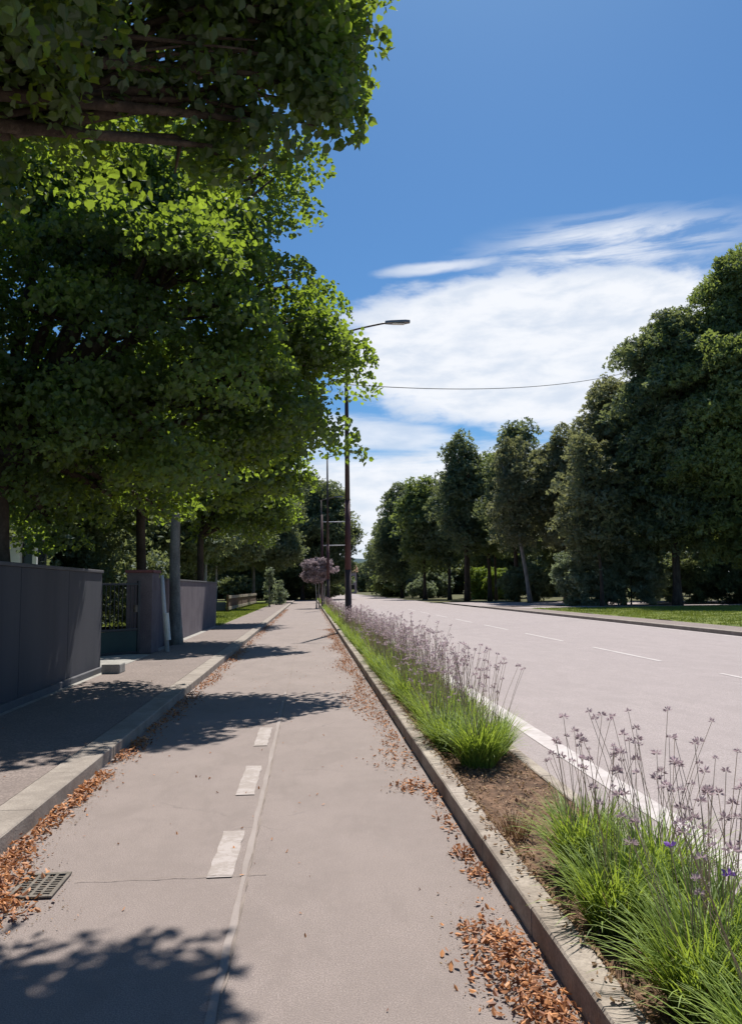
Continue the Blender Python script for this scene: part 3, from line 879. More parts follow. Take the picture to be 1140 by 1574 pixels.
SH = [(20.4, 56.0, 4.2, 2.2, 'leaf_bluish', 'pale grey-green shrub left of the thin straight trunk'),
      (23.6, 55.6, 4.4, 2.2, 'leaf_bluish', 'large pale grey-green shrub right of the thin straight trunk'),
      (29.5, 60.0, 4.0, 3.0, 'leaf_far', 'dark shrub under the double-width trunk tree'),
      (35.0, 58.0, 3.6, 3.4, 'leaf_far', 'dark shrub under the tallest tree'),
      (20.8, 72.5, 3.4, 2.2, 'leaf_far', 'dark shrub behind the pale leaning trunk'),
      (22.3, 98.0, 4.0, 2.0, 'leaf_lime', 'bright lime shrub glimpsed between the dark trunks'),
      (23.8, 94.0, 3.6, 1.9, 'leaf_lime', 'smaller lime shrub just right of the bright one'),
      (18.5, 118.0, 4.2, 2.8, 'leaf_bluish', 'grey-green shrub under the rounded trees'),
      (14.5, 136.0, 4.6, 3.0, 'leaf_green', 'green shrub near the far end of the road'),
      (16.2, 112.0, 2.6, 1.7, 'leaf_bluish', 'low pale shrub beside the far road edge'),
      (42.0, 57.0, 4.5, 3.5, 'leaf_far', 'dark shrub at the right edge behind the lawn')]
for x, y, h, r, lf, lb in SH:
    bl = [((x, y, h * .5), (r, r, h * .5)), ((x + r * .5, y - .3, h * .42), (r * .6, r * .6, h * .36)), ((x - r * .5, y, h * .6), (r * .55, r * .55, h * .36)), ((x, y - r * .4, h * .8), (r * .5, r * .5, h * .22))]
    tree('roadside_shrub', (x, y, 0.02), bl, lb, 'shrub', 'shrubs under the right trees', lf, 'bark_dark', 0.07, .8, 2.2, 24, 0.42, 0.2 if y < 80 else 0.28, 'spray')


# far-off wood that closes the horizon on both sides
def wood(name, spots, label, leaf='leaf_far'):
    P, T = [], []
    bl = []
    for x, y, r, h in spots:
        bl.append(((x, y, h * .5), (r, r * .8, h * .5)))
    P, T = crown_points(bl, 0.5, 26, 1.3, 0.8, 0.8)
    me = leaf_mesh(name, P.astype(np.float32), 0.75 * rng.uniform(.7, 1.3, len(P)), T, *TPL['spray'])
    return tag(link(name, me, M[leaf]), label, 'woodland', None, 'stuff')


sp = []
for k in range(16):
    sp.append((42 + k * 9 + random.uniform(-3, 3), 100 + random.uniform(-8, 30) - k * 3, 7 + random.random() * 3, 11 + random.random() * 6))
for k in range(10):
    sp.append((22 + k * 7, 170 + random.uniform(-10, 30), 7 + random.random() * 3, 11 + random.random() * 5))
wood('distant_wood', sp, 'distant green wood far behind the right trees')
sp = []
for k in range(14):
    sp.append((-28 - k * 9 + random.uniform(-3, 3), 110 + random.uniform(-30, 20) - k * 4, 8, 12 + random.random() * 5))
for k in range(6):
    sp.append((-4 - k * 8, 150 + random.uniform(-8, 10), 7, 11 + random.random() * 4))
sp += [(3.5, 230, 8, 9), (-8, 225, 9, 11), (12, 330, 9, 10), (24, 320, 10, 12), (1, 335, 9, 10)]
wood('distant_wood', sp, 'distant dark wood behind the left trees and the road end')

# ------------------------------------------------------------------ left wall, gateway, booth
w = thing('boundary_wall', (-3.95, 7, 0.07), 'long plain slate grey, shade-darkened wall nearest the viewer', 'wall', 'grey boundary walls on the left')
mb = MB()
for k in range(10):
    y0 = -6 + k * 2.1
    mb.box(-0.10, 0.10, y0 - 7 + 0.006, y0 + 2.1 - 7 - 0.006 if k < 9 else 14.9 - 7, 0, 1.82, 0.006)
mb.box(-1.6, -0.101, 7.70, 7.90, 0, 1.82, 0.006)
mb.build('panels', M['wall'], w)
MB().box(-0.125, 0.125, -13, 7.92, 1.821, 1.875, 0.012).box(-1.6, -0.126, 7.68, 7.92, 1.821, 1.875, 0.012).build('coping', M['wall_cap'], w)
MB().box(0.102, 0.17, -13, 7.85, -0.02, 0.10, 0.01).build('plinth', M['wall_cap'], w)

w = thing('boundary_wall', (-3.98, 25, 0.07), 'grey wall section beyond the gateway with the tree in front of it', 'wall', 'grey boundary walls on the left')
mb = MB()
for k in range(6):
    a, b = 19.7 + k * 2.25, 19.7 + (k + 1) * 2.25
    mb.box(-0.10, 0.10, a - 25 + .006, b - 25 - .006, 0, 1.76, 0.006)
mb.build('panels', M['pillar'], w)
MB().box(-0.125, 0.125, 19.7 - 25, 33.2 - 25, 1.761, 1.815, 0.012).build('coping', M['wall_cap'], w)

p = thing('gate_pillar', (-3.96, 19.2, 0.08), 'broad gate pillar with a red-tinted cap right of the gate', 'pillar')
MB().box(-0.32, 0.27, -0.42, 0.44, 0, 1.90, 0.012).build('shaft', M['pillar'], p)
MB().box(-0.36, 0.31, -0.46, 0.475, 1.901, 1.97, 0.012).build('cap', M['pillar_red'], p)
p = thing('marker_post', (-3.40, 19.0, 0.10), 'pale slim post leaning against the gate pillar', 'post')
mb = MB().tube([(0.04, 0, 0), (-0.12, 0.05, 1.82)], [0.055, 0.045], 12)
mb.build('shaft', M['greypost'], p, smooth=True)
MB().tube([(0.06, -0.01, 0.28), (0.005, 0.005, 0.92)], [0.062, 0.058], 12).build('reflective_sleeve', M['white'], p)

gt = thing('metal_gate', (-5.15, 17.35, 0.11), 'dark barred metal gate with a green sheet along its bottom', 'gate', rz=math.atan2(1.25, 1.25))
L = 1.72
mb = MB()
for x in (0.02, L - 0.03):
    mb.box(x - 0.03, x + 0.03, -0.03, 0.03, 0, 1.68, 0.004)
for z in (0.03, 0.56, 1.60):
    mb.box(0.052, L - 0.062, -0.022, 0.022, z - 0.025, z + 0.025, 0.004)
mb.build('frame', M['dark_metal'], gt)
mb = MB()
for k in range(15):
    x = 0.13 + k * 0.104
    mb.tube([(x, 0, 0.586), (x, 0, 1.574)], [0.012, 0.012], 8)
mb.build('bars', M['dark_metal'], gt)
MB().box(0.055, L - 0.065, -0.012, 0.012, 0.06, 0.53, 0.002).build('sheet_panel', M['green_panel'], gt)
MB().box(L - 0.14, L - 0.07, -0.04, 0.04, 0.95, 1.12, 0.01).build('lock', M['iron'], gt)
for z_ in (0.3, 1.35):
    MB().tube([(-0.035, 0, z_ - .06), (-0.035, 0, z_ + .06)], [0.016, 0.016], 8).build('hinge', M['iron'], gt)

b = thing('concrete_block', (-3.47, 14.35, 0.10), 'small pale concrete block at the corner of the near wall', 'block')
MB().box(-0.17, 0.15, -0.2, 0.22, 0, 0.17, 0.02).build('block', M['concrete'], b)

b = thing('white_booth', (-6.25, 17.6, 0), 'white booth with a dark doorway rising behind the near wall', 'booth')
MB().box(-0.32, 0.10, -0.5, 0.5, 0, 2.66, 0.01).box(0.36, 0.45, -0.5, -0.41, 0, 2.66, 0.01).build('wall', M['white'], b)
MB().box(0.101, 0.339, -0.35, 0.5, 0.0, 2.6, 0.003).build('door', M['window'], b)
MB().box(-0.36, 0.50, -0.56, 0.56, 2.662, 2.74, 0.01).build('roof', M['wall_cap'], b)
p = thing('garden_lamp', (-6.12, 15.9, 0), 'small white globe lamp just above the near wall', 'garden lamp')
MB().tube([(0, 0, 0), (0, 0, 1.9)], [0.03, 0.025], 8).build('post', M['dark_metal'], p)
bm = bmesh.new(); bmesh.ops.create_icosphere(bm, subdivisions=2, radius=0.09)
for v in bm.verts: v.co.z = v.co.z * 1.15 + 2.0
me = bpy.data.meshes.new('globe'); bm.to_mesh(me); bm.free(); link('globe', me, M['white'], p)

# fence on the lawn
f = thing('wooden_fence', (-5.35, 52, 0.1), 'low boarded wooden fence with pale rails on the sunlit lawn', 'fence')
LF = 27.0
for k in range(10):
    MB().box(-0.06, 0.06, k * LF / 9 - 0.06, k * LF / 9 + 0.06, -0.05, 1.12, 0.01).build('post', M['wood_dark'], f)
MB().box(0.061, 0.13, -0.1, LF + .1, 0.88, 1.08, 0.01).build('top_rail', M['wood'], f)
MB().box(0.061, 0.13, -0.1, LF + .1, 0.14, 0.34, 0.01).build('bottom_rail', M['wood'], f)
MB().box(0.061, 0.09, -0.05, LF + .05, 0.36, 0.86, 0.004).build('boards', M['wood_dark'], f)
f = thing('concrete_trough', (-6.9, 55, 0.1), 'pale low concrete trough behind the fence start', 'trough')
mb = MB().box(-1.1, 1.1, -0.35, 0.35, 0, 0.1, 0.01)
mb.box(-1.1, -1.0, -0.35, 0.35, 0.101, 0.62, 0.01).box(1.0, 1.1, -0.35, 0.35, 0.101, 0.62, 0.01)
mb.box(-0.999, 0.999, -0.35, -0.26, 0.101, 0.62, 0.01).box(-0.999, 0.999, 0.26, 0.35, 0.101, 0.62, 0.01)
mb.build('trough_body', M['concrete'], f)
# parked van glimpsed over the fence
v = thing('parked_van', (-10.2, 117, 0.0), 'white van parked in the shade beyond the lawn fence', 'van', rz=R(12))
def vanbody():
    prof = [(-2.4, 0.35), (-2.4, 1.95), (-2.1, 2.1), (0.9, 2.1), (1.35, 2.0), (1.95, 1.25), (2.5, 1.1), (2.6, 0.4)]
    vs = [(-0.95, y, z) for y, z in prof] + [(0.95, y, z) for y, z in prof]
    k = len(prof)
    fs = [list(range(k)), [k + i for i in range(k)]] + [[i, (i + 1) % k, k + (i + 1) % k, k + i] for i in range(k)]
    return MB().add(vs, fs)
vanbody().build('body', M['white'], v)
MB().add([(-0.86, 1.40, 1.96), (0.86, 1.40, 1.96), (0.86, 1.93, 1.30), (-0.86, 1.93, 1.30), (-0.86, 1.37, 1.93), (0.86, 1.37, 1.93), (0.86, 1.90, 1.27), (-0.86, 1.90, 1.27)],
         [[0, 1, 2, 3], [4, 5, 6, 7], [0, 1, 5, 4], [2, 3, 7, 6], [0, 3, 7, 4], [1, 2, 6, 5]]).build('windscreen', M['window'], v)
MB().box(-0.8, 0.8, -2.43, -2.39, 1.25, 1.8, 0.01).build('rear_window', M['window'], v)
for sx in (-1, 1):
    for yy in (-1.6, 1.7):
        MB().tube([(sx * 0.80, yy, 0.33), (sx * 0.98, yy, 0.33)], [0.33, 0.33], 20).build('wheel', M['cable'], v)

# staked sapling and pale posts near the path end
t = tree('staked_sapling', (-3.3, 66, 0.1), [((-3.3, 66, 1.6), (0.42, 0.42, 1.5)), ((-3.35, 66, 2.8), (0.25, 0.25, .7))], 'young slender tree on the lawn edge beyond the fence', 'tree', None, 'leaf_bluish', 'bark_pale', 0.06, 2.6, 4, 24, 0.25, 0.16, 'spray')
t = tree('upright_shrub', (-2.7, 74, 0.1), [((-2.7, 74, 1.2), (0.65, 0.6, 1.15))], 'upright grey-green shrub just right of the slender sapling', 'shrub', None, 'leaf_bluish', 'bark_pale', 0.05, .8, 4, 24, 0.3, 0.18, 'spray')
for x, y, lb in ((-6.0, 49.0, 'pale slim trunk rising behind the near end of the lawn fence'), (-5.6, 51.8, 'second pale slim trunk behind the lawn fence, right of its twin')):
    tree('slim_tree', (x - 1.2, y + 6, 0.1), [((x - 1.2, y + 6, 5.0), (1.3, 1.3, 1.4))], lb, 'tree', None, 'leaf', 'bark_pale', 0.11, 4.2, 3, 30, 0.45, 0.2, 'spray')

# ------------------------------------------------------------------ street lamps
def lamp_post():
    t = thing('street_lamp', (0, 0, 0), None, 'street lamp', 'street lamps along the planting strip')
    H = 11.3
    MB().tube([(0, 0, 0), (0, 0, 0.02), (0, 0, 2.2)], [0.13, 0.13, 0.115], 16).build('base', M['pole'], t, smooth=True)
    MB().tube([(0, 0, 2.2), (0, 0, 4.8)], [0.118, 0.098], 16).build('red_band', M['pole_red'], t, smooth=True)
    MB().tube([(0, 0, 4.8), (0, 0, H)], [0.095, 0.055], 16).build('pole', M['pole'], t, smooth=True)
    pts = [(-0.28, 0, H - 0.03), (0, 0, H - 0.02)]
    for i in range(1, 9):
        f_ = i / 8
        pts.append((1.6 * f_, 0, H - 0.02 + 0.42 * f_ ** 0.8))
    MB().tube(pts, [0.036] * len(pts), 10).build('arm', M['pole'], t, smooth=True)
    h = bpy.data.objects.new('lamp_head', None)
    mb = MB()
    prof = [(1.52, 0.05), (1.75, 0.09), (2.3, 0.10), (2.48, 0.045)]
    vs = []
    for x, hw in prof:
        z = H + 0.36 + (x - 1.52) * 0.05
        vs += [(x, -hw * 1.6, z), (x, hw * 1.6, z), (x, hw * 1.1, z + 0.10), (x, -hw * 1.1, z + 0.10)]
    fs = [[0, 1, 2, 3], [12, 13, 14, 15]]
    for i in range(3):
        for q in range(4):
            fs.append([i * 4 + q, i * 4 + (q + 1) % 4, (i + 1) * 4 + (q + 1) % 4, (i + 1) * 4 + q])
    mb.add(vs, fs)
    hd = mb.build('lamp_head', M['lampgrey'], t)
    MB().box(1.78, 2.26, -0.10, 0.10, H + 0.345, H + 0.368, 0.005).build('lens', M['glass'], hd)
    MB().box(-0.128, -0.09, -0.07, 0.07, 0.6, 1.0, 0.005).build('hatch', M['lampgrey'], t)
    return t


def copy_tree(o, parent=None):
    c = o.copy()
    C.objects.link(c)
    if parent is not None:
        c.parent = parent
    for ch in list(o.children):
        copy_tree(ch, c)
    return c


lp = lamp_post()
lamps = [((1.46, 28.9), 'nearest street lamp, dark pole with reddish lower part among the flowers'),
         ((1.42, 57.5), 'second street lamp along the strip, its arm left of the nearest pole'),
         ((1.42, 86.0), 'third street lamp, small, behind the mauve bush'),
         ((1.42, 114.5), 'fourth and farthest street lamp against the dark trees')]
for i, ((x, y), lb) in enumerate(lamps):
    o = lp if i == 0 else copy_tree(lp)
    o.location = (x, y, 0.05)
    o['label'] = lb
# crossarms bracketed to a slim mast behind
m_ = thing('signal_mast', (1.1, 64.0, 0.05), 'slim reddish mast with two pale horizontal arms towards the road', 'mast')
MB().tube([(0, 0, 0), (0, 0, 7.6)], [0.11, 0.08], 12).build('pole', M['pole_red'], m_, smooth=True)
for z in (5.05, 7.0):
    MB().tube([(0.05, 0, z), (2.1, 0, z + 0.02)], [0.04, 0.035], 8).build('arm', M['greypost'], m_, smooth=True)

# overhead cable from the nearest lamp across the road into the trees
a, b_ = Vector((1.46, 28.9, 9.3)), Vector((22.9, 50.6, 16.4))
pts = []
for i in range(41):
    f_ = i / 40
    p_ = a.lerp(b_, f_); p_.z -= 0.65 * 4 * f_ * (1 - f_)
    pts.append(p_)
o = MB().tube(pts, [0.016] * 41, 6).build('overhead_cable', M['cable'])
tag(o, 'thin dark overhead cable sagging across the road from the nearest lamp', 'cable')

# mauve flowering bush-tree on the strip
x, y = 0.95, 62.5
tree('flowering_bush', (x, y, 0.05), [((x - .3, y, 3.0), (1.15, 1.0, 0.95)), ((x - .9, y, 2.7), (.5, .5, .6)), ((x + .7, y, 3.1), (.55, .55, .7)), ((x - .3, y, 3.6), (.7, .6, .4))],
     'round mauve-grey flowering small tree on the strip beside the second lamp', 'tree', None, 'blossom', 'bark_pale', 0.05, 1.9, 7, 40, 0.25, 0.10, 'spray', trunks=[(-.35, 0), (-.12, .1), (.15, 0), (.3, .1)], limbs=False)

# pink house and shrub at the far end of the road
h = thing('pink_house', (9.5, 240, 0), 'tiny pink-walled house at the far end of the road', 'house')
MB().box(-6, 5, -4, 4, 0, 6.5, 0.02).build('wall', M['pinkwall'], h)
MB().add([(-6.4, -4.4, 6.52), (5.4, -4.4, 6.52), (5.4, 4.4, 6.52), (-6.4, 4.4, 6.52), (-6.4, 0, 8.6), (5.4, 0, 8.6)], [[0, 1, 5, 4], [2, 3, 4, 5], [0, 4, 3], [1, 2, 5], [0, 1, 2, 3]]).build('roof', M['roof'], h)
for wx in (-4.2, -1.4, 1.4, 3.8):
    for wz in (1.2, 4.0):
        MB().box(wx - .5, wx + .5, -4.05, -3.98, wz, wz + 1.4, 0.01).build('window', M['window'], h)

# ------------------------------------------------------------------ drain grate
gr = thing('drain_grate', (-1.42, 4.39, 0.0), 'rusty iron drain grate in the path among the fallen leaves', 'drain grate', rz=R(0))
MB().box(-0.17, 0.17, -0.19, 0.19, 0.001, 0.0045).build('pit_shade', M['pit_shade'], gr)  # thin near-black plate; the shade of the hole is put into its colour
mb = MB()
mb.box(-0.19, -0.155, -0.21, 0.21, 0.006, 0.016, 0.002).box(0.155, 0.19, -0.21, 0.21, 0.006, 0.016, 0.002)
mb.box(-0.154, 0.154, -0.21, -0.175, 0.006, 0.016, 0.002).box(-0.154, 0.154, 0.175, 0.21, 0.006, 0.016, 0.002)
mb.build('frame', M['iron'], gr)
mb = MB()
for k in range(1, 4):
    xx = -0.155 + k * 0.0775
    mb.box(xx - 0.014, xx + 0.014, -0.174, 0.174, 0.006, 0.0145, 0.002)
for k in range(1, 9):
    yy = -0.175 + k * 0.0389
    mb.box(-0.153, 0.153, yy - 0.008, yy + 0.008, 0.006, 0.0125, 0.001)
mb.build('grid', M['iron'], gr)
gr.scale = (0.60, 0.82, 1)


# ------------------------------------------------------------------ planting strip
def blades(n, length, width, spread, lean, seed, seg=5, base_r=0.10, tintr=(0.1, 0.95)):
    """arching strap leaves; returns verts, faces, tint"""
    r = np.random.default_rng(seed)
    V, F, T = [], [], []
    off = 0
    for i in range(n):
        a = r.uniform(0, 2 * math.pi)
        br = base_r * math.sqrt(r.random())
        ba = r.uniform(0, 2 * math.pi)
        bx, by = br * math.cos(ba), br * math.sin(ba)
        a = math.atan2(by, bx) + r.normal(0, 0.9)
        L = length * r.uniform(0.55, 1.15)
        out = spread * r.uniform(0.15, 1.0) * (0.4 + br / base_r)
        dx, dy = math.cos(a), math.sin(a)
        px, py = -dy, dx
        t = r.uniform(*tintr)
        w0 = width * r.uniform(0.7, 1.2)
        droop = lean * r.uniform(0.3, 1.4)
        x, y, z = bx, by, 0.0
        ang = math.pi / 2 - out * 0.5
        st = L / seg
        for k in range(seg + 1):
            f = k / seg
            wd = w0 * (1 - f ** 2.2) * 0.5 + 0.0004
            V += [(x - px * wd, y - py * wd, z), (x + px * wd, y + py * wd, z)]
            T += [max(0, t - 0.15 * (1 - f))] * 2
            x += math.cos(ang) * st * dx; y += math.cos(ang) * st * dy; z += math.sin(ang) * st
            ang -= droop / seg * (0.5 + f)
            if k:
                q = off + 2 * (k - 1)
                F.append((q, q + 1, q + 3, q + 2))
        off += 2 * (seg + 1)
    return V, F, T


def mesh_vft(name, V, F, T):
    return npmesh(name, np.array(V), np.array(F).ravel(), np.full(len(F), len(F[0])), np.array(T, dtype=np.float32))


def stems(n, height, seed, head=0.022, spread=0.28, rad=0.0016, petals=14):
    r = np.random.default_rng(seed)
    V, F, T = [], [], []
    HV, HF, HT = [], [], []
    for i in range(n):
        a = r.uniform(0, 2 * math.pi); br = 0.10 * math.sqrt(r.random())
        bx, by = br * math.cos(a), br * math.sin(a)
        H = height * r.uniform(0.72, 1.12)
        ax, ay = r.normal(0, spread * 0.35, 2) + np.array([bx, by]) * 1.0
        o = len(V)
        t = r.random()
        pts = []
        for k in range(5):
            f = k / 4
            pts.append(np.array([bx + ax * f ** 1.5, by + ay * f ** 1.5, H * f]))
        for k, p in enumerate(pts):
            w = rad * (1.25 - 0.4 * k / 4)
            for q in range(3):
                V.append((p[0] + w * math.cos(q * 2.094), p[1] + w * math.sin(q * 2.094), p[2])); T.append(t)
        for k in range(4):
            for q in range(3):
                q2 = (q + 1) % 3
                F.append((o + 3 * k + q, o + 3 * k + q2, o + 3 * k + 3 + q2, o + 3 * k + 3 + q))
        # umbel: short tepals / seed capsules radiating from the tip
        tip = pts[-1]
        hs_ = head * r.uniform(0.6, 1.2)
        tt = r.random()
        for q in range(petals):
            d = r.normal(0, 1, 3); d[2] = abs(d[2]) * 0.9 - 0.15
            d /= np.linalg.norm(d)
            s = np.cross(d, r.normal(0, 1, 3)); s /= np.linalg.norm(s)
            b0 = tip + d * hs_ * 0.25
            w = hs_ * (0.22 if petals < 20 else 0.15)
            oo = len(HV)
            HV += [tuple(b0), tuple(b0 + d * hs_ * 0.55 + s * w), tuple(b0 + d * hs_ * r.uniform(.8, 1.3)), tuple(b0 + d * hs_ * 0.55 - s * w)]
            HT += [min(1, max(0, tt + r.normal(0, .2)))] * 4
            HF.append((oo, oo + 1, oo + 2, oo + 3))
    return (V, F, T), (HV, HF, HT)


def clump_proto(seed, nb, length, width, ns, height, seg=5, head=0.022, rad=0.0016, petals=14, base_r=0.11, dry=14, single=False):
    t = thing('flower_clump', (0, 0, 0), 'x', 'plant', 'purple-flowered grassy clumps in the planting strip')
    link('leaves', mesh_vft('leaves', *blades(nb, length, width, 1.15, 1.25, seed, seg, base_r)), M['blade'], t)
    if dry:
        link('dry_leaves', mesh_vft('dry_leaves', *blades(dry, length * .62, width, 2.6, 1.5, seed + 50, seg, base_r * 1.1)), M['blade_dry'], t)
    if single:
        for q in range(ns):
            a, b = stems(1, height, seed + 100 + q * 7, head, 0.30, rad, petals)
            st = link('flower_stalk', mesh_vft('flower_stalk', *a), M['stem'], t)
            link('flower_head', mesh_vft('flower_head', *b), M['flower'], st)
    elif ns:
        a, b = stems(ns, height, seed + 100, head, 0.30, rad, petals)
        V = a[0] + b[0]; n0 = len(a[0])
        me = npmesh('flower_stalks', np.array(V), np.array(a[1] + [tuple(i + n0 for i in f) for f in b[1]]).ravel(), np.full(len(a[1]) + len(b[1]), 4), np.array(a[2] + b[2], dtype=np.float32))
        st = link('flower_stalks', me, M['stem'], t)
        me.materials.append(M['flower'])
        me.polygons.foreach_set('material_index', np.array([0] * len(a[1]) + [1] * len(b[1]), dtype=np.int32))
        st['kind'] = 'stuff'
    return t


near = [clump_proto(1, 620, 0.43, 0.0095, 20, 0.74, 7, 0.021, 0.0017, 30, 0.12, 34, True), clump_proto(2, 560, 0.40, 0.009, 15, 0.70, 7, 0.021, 0.0017, 30, 0.12, 40, True), clump_proto(3, 600, 0.44, 0.0095, 22, 0.78, 7, 0.021, 0.0017, 30, 0.13, 30, True)]
mid = [clump_proto(11, 260, 0.44, 0.010, 20, 0.80, 5, 0.030, 0.0022, 12, 0.14, 20), clump_proto(12, 240, 0.40, 0.010, 13, 0.74, 5, 0.030, 0.0022, 12, 0.14, 20), clump_proto(13, 250, 0.46, 0.010, 24, 0.84, 5, 0.030, 0.0022, 12, 0.14, 18)]
farp = [clump_proto(21, 150, 0.46, 0.018, 16, 0.82, 4, 0.045, 0.004, 8, 0.2, 16), clump_proto(22, 150, 0.42, 0.018, 5, 0.72, 4, 0.045, 0.004, 8, 0.2, 20)]
place = []
NEAR = [
    (1.44, 4.10, 0, 1.0, 'clump with the tallest stalks, at the near edge of the bare soil'),
    (1.62, 3.66, 2, 1.0, 'grassy clump leaning to the road behind the foremost clumps'),
    (1.33, 3.42, 1, 1.0, 'wide grassy clump arching over the kerb beyond the corner clumps'),
    (1.58, 3.08, 2, 1.0, 'clump with a lilac bloom in the near group'),
    (1.36, 2.72, 0, 0.95, 'low clump by the kerb near the bottom right corner'),
    (1.62, 2.60, 1, 1.0, 'clump with the bright purple bloom at the right edge'),
    (1.36, 2.20, 2, 0.95, 'foremost clump at the bottom edge of the picture'),
    (1.40, 6.55, 2, 1.05, 'bright green clump at the far edge of the bare soil'),
    (1.62, 6.95, 1, 1.0, 'clump on the road side just past the bare soil'),
    (1.28, 7.15, 0, 0.9, 'second clump along the kerb past the bare soil'),
]
used = set()


def put(protos, kind, x, y, sc, label):
    k = (id(protos), kind)
    o = protos[kind] if k not in used else copy_tree(protos[kind])
    if k in used:
        pass
    used.add(k)
    o.location = (x, y, 0.065)
    o.rotation_euler = (0, 0, random.uniform(0, 6.28))
    o.scale = (sc, sc, sc * random.uniform(0.94, 1.06))
    o['label'] = label
    return o


for x, y, k, sc, lb in NEAR:
    put(near, k, x, y, sc, lb)
y = 7.55
i = 0
while y < 16:
    put(mid, i % 3, 1.32 + 0.30 * (i % 2) + random.uniform(-.06, .06), y, random.uniform(.88, 1.08), 'one of the dense mauve-topped clumps between the bare soil and the nearest lamp')
    y += random.uniform(0.20, 0.30); i += 1
while y < 28.5:
    put(mid, i % 3, 1.30 + 0.32 * (i % 2) + random.uniform(-.06, .06), y, random.uniform(.85, 1.05), 'one of the dense mauve-topped clumps between the bare soil and the nearest lamp')
    y += random.uniform(0.32, 0.42); i += 1
while y < 60:
    put(farp, 1 if random.random() < .75 else 0, 1.30 + 0.3 * (i % 2) + random.uniform(-.08, .08), y, random.uniform(.8, 1.0), 'one of the yellowish grassy clumps beyond the nearest lamp')
    y += random.uniform(0.55, 0.75); i += 1
while y < 104:
    put(farp, 1, 1.45 + random.uniform(-.12, .12), y, random.uniform(.85, 1.05), 'one of the tiny grassy clumps at the far end of the strip')
    y += random.uniform(1.0, 1.4); i += 1
# two fresh blooms
for x, y, z, lb in ((1.53, 2.85, 0.42, 'bright purple star-shaped bloom near the right edge'), (1.44, 3.12, 0.44, 'paler lilac bloom left of the bright purple one')):
    fl = thing('purple_bloom', (x, y, 0.065), lb, 'flower', 'fresh blooms in the near clumps')
    (sv, sf, st_), _ = stems(1, 0.001, 5)
    MB().tube([(0.02, 0, 0), (0.01, 0, z * .5), (0, 0, z)], [0.002, 0.0018, 0.0015], 6).build('stem', M['blade'] if False else M['stem'], fl)
    V, F, T = [], [], []
    for q in range(16):
        d = rng.normal(0, 1, 3); d[2] = abs(d[2]) * .7; d /= np.linalg.norm(d)
        s = np.cross(d, rng.normal(0, 1, 3)); s /= np.linalg.norm(s)
        o0 = len(V); b0 = np.array([0, 0, z])
        V += [tuple(b0), tuple(b0 + d * .018 + s * .006), tuple(b0 + d * .032), tuple(b0 + d * .018 - s * .006)]
        T += [rng.random()] * 4; F.append((o0, o0 + 1, o0 + 2, o0 + 3))
    link('petals', mesh_vft('petals', V, F, T), M['flower_fresh'], fl)

# dry reddish tuft in the bare soil and sparse debris
dt = thing('dry_tuft', (1.22, 4.72, 0.06), 'dry reddish brown tuft at the kerb beside the bare soil', 'plant')
link('dead_leaves', mesh_vft('dead_leaves', *blades(130, 0.20, 0.006, 1.6, 1.4, 77, 5, 0.09, (0.0, 0.6))), M['blade_dry'], dt)


# ------------------------------------------------------------------ fallen leaves
def litter(name, patches, label, size=0.045, zf=None):
    P = []
    for x, y, sx, sy, n, pile in patches:
        n = int(n * (1.5 if y < 5 else 1.0))
        q = rng.normal(0, 1, (n, 2)) * 0.5
        px = x + q[:, 0] * sx; py = y + q[:, 1] * sy
        pz = np.abs(rng.normal(0, 1, n)) * pile * np.exp(-(q ** 2).sum(1) * 1.2) + 0.006
        P.append(np.stack([px, py, pz], 1))
    P = np.concatenate(P)
    return P


def litter_obj(name, P, label, size, mat='litter'):
    n = len(P)
    tpl = np.array([(0, -0.5, 0.10), (0.26, -0.12, 0.0), (0.20, 0.28, 0.03), (0, 0.55, 0.16), (-0.20, 0.28, 0.03), (-0.26, -0.12, 0.0)], dtype=np.float32)
    sz = size * rng.uniform(0.4, 1.35, n)
    P = P.copy(); P[:, 2] += sz * 0.08
    me = leaf_mesh(name, P, sz, rng.random(n), tpl, [[0, 1, 2, 3], [0, 3, 4, 5]], up=1.1)
    return tag(link(name, me, M[mat]), label, 'fallen leaves', None, 'stuff')


pat = [(-1.68, 4.35, .20, .42, 420, .03), (-1.58, 4.08, .22, .26, 260, .025), (-1.76, 3.7, .12, .4, 160, .02)]
for k in range(26):
    y_ = 4.7 + k * 0.09
    pat.append((-1.74 + random.uniform(-.02, .03), y_, .10, .12, 34, .02))
for k in range(7):
    pat.append((-1.73, 7.45 + k * 0.16, .12, .2, 42, .02))
for y_ in np.arange(9.0, 60, 0.55):
    if random.random() < 0.75:
        pat.append((-1.72 + random.uniform(-.03, .06), y_, .16, .6, int(70 if y_ < 20 else 40), .02))
P = litter('l', pat, '')
P = P[P[:, 0] > PL + 0.012]
Pc = litter('l', [(q[0] + .03, q[1], q[2] * 1.5, q[3] * 1.2, int(q[4] * 1.2), .004) for q in pat], '')
litter_obj('leaf_crumbs', Pc[Pc[:, 0] > PL + 0.006], 'dusty crumbs of broken dead leaves in the left gutter of the path', 0.011, 'blade_dry')
litter_obj('fallen_leaves', P, 'orange brown fallen leaves drifted along the left kerb and round the drain', 0.037)
pat = [(0.80, 3.32, .17, .40, 360, .04), (0.86, 2.85, .14, .35, 320, .03), (0.74, 3.6, .10, .14, 40, .01), (0.90, 4.3, .07, .22, 60, .015), (0.88, 4.62, .08, .12, 55, .02),
       (0.90, 5.2, .06, .3, 40, .01), (0.80, 6.15, .18, .2, 150, .03), (0.9, 5.8, .08, .3, 60, .02)]
for y_ in np.arange(7.0, 30, 0.35):
    wv = 0.5 + 0.5 * math.sin(y_ * 1.3)
    pat.append((0.84 - 0.10 * wv, y_, .10 + .20 * wv, .4, int(60 * (0.5 + wv)), .03))
for y_ in np.arange(30, 60, 1.2):
    pat.append((0.9, y_, .12, .9, 24, .01))
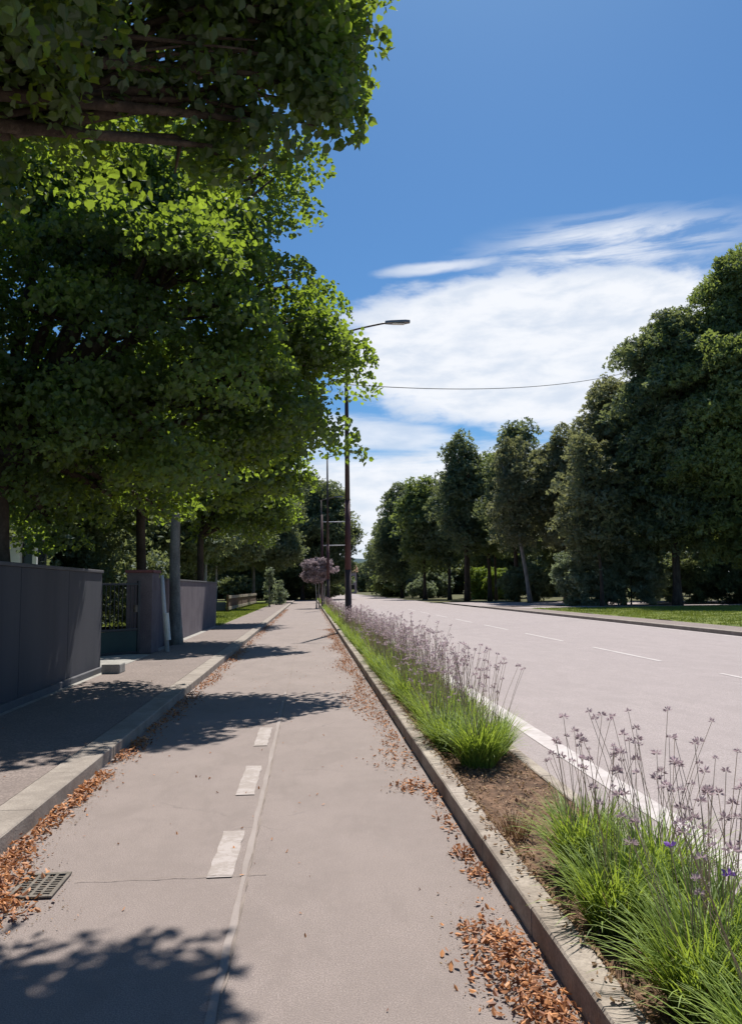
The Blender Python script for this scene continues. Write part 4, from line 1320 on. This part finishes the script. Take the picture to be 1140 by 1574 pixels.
P = litter('l', pat, '')
P = P[P[:, 0] < PR - 0.012]
Pc = litter('l', [(q[0] + .03, q[1], q[2] * 1.3, q[3] * 1.3, int(q[4] * 1.5), .004) for q in pat], '')
litter_obj('leaf_crumbs', Pc[Pc[:, 0] < PR - 0.006], 'dusty crumbs of broken dead leaves in the right gutter of the path', 0.011, 'blade_dry')
litter_obj('fallen_leaves', P, 'reddish brown fallen leaves drifted along the right kerb of the path', 0.031)
# stray leaves and crumbs over the path, plus debris on the bare soil
n = 260
P = np.stack([rng.uniform(PL + .1, PR - .05, n), rng.uniform(2, 22, n) ** 1.0, np.full(n, 0.005)], 1)
P2 = np.stack([rng.uniform(PL - 1.7, PL - .02, 60), rng.uniform(4, 22, 60), np.full(60, KH + .006)], 1)
litter_obj('stray_leaves', np.concatenate([P, P2]), 'single stray leaves scattered over path and pavement', 0.022)
n = 2600
P = np.stack([rng.uniform(1.16, 1.79, n), rng.uniform(2, 9, n), np.full(n, 0.078)], 1)
P3 = np.stack([np.clip(rng.normal(1.12, .045, 1500), 0.99, 1.11), rng.uniform(2.2, 12, 1500), np.full(1500, 0.132)], 1)
litter_obj('soil_debris', np.concatenate([P, P3[P3[:, 0] < 1.15]]), 'dry leaf debris on the bare earth of the planting strip', 0.028, 'blade_dry')


# ------------------------------------------------------------------ lawn grass
def lawn(name, x0, x1, y0, y1, n, z, h, w_, label, tri=None):
    px = rng.uniform(x0, x1, n); py = rng.uniform(y0, y1, n)
    a = rng.uniform(0, 6.28, n); hh = h * rng.uniform(.5, 1.3, n)
    lx, ly = rng.normal(0, .3, n) * hh, rng.normal(0, .3, n) * hh
    V = np.zeros((n, 3, 3), dtype=np.float32)
    V[:, 0] = np.stack([px - np.cos(a) * w_, py - np.sin(a) * w_, np.full(n, z)], 1)
    V[:, 1] = np.stack([px + np.cos(a) * w_, py + np.sin(a) * w_, np.full(n, z)], 1)
    V[:, 2] = np.stack([px + lx, py + ly, z + hh], 1)
    F = np.arange(n * 3)
    t = np.clip(0.5 + 0.35 * np.sin(px * .9) * np.cos(py * .35) + rng.normal(0, .2, n), 0, 1)
    me = npmesh(name, V.reshape(-1, 3), F, np.full(n, 3), np.repeat(t, 3))
    return tag(link(name, me, M['grassblade']), label, 'grass', None, 'stuff')


lawn('lawn_grass', -12, -3.66, 33.2, 82, 60000, 0.09, 0.07, 0.02, 'short sunlit grass blades of the left lawn')
lawn('lawn_grass', 14.45, 44, 20, 49.8, 110000, 0.10, 0.08, 0.02, 'short sunlit grass blades of the right lawn')
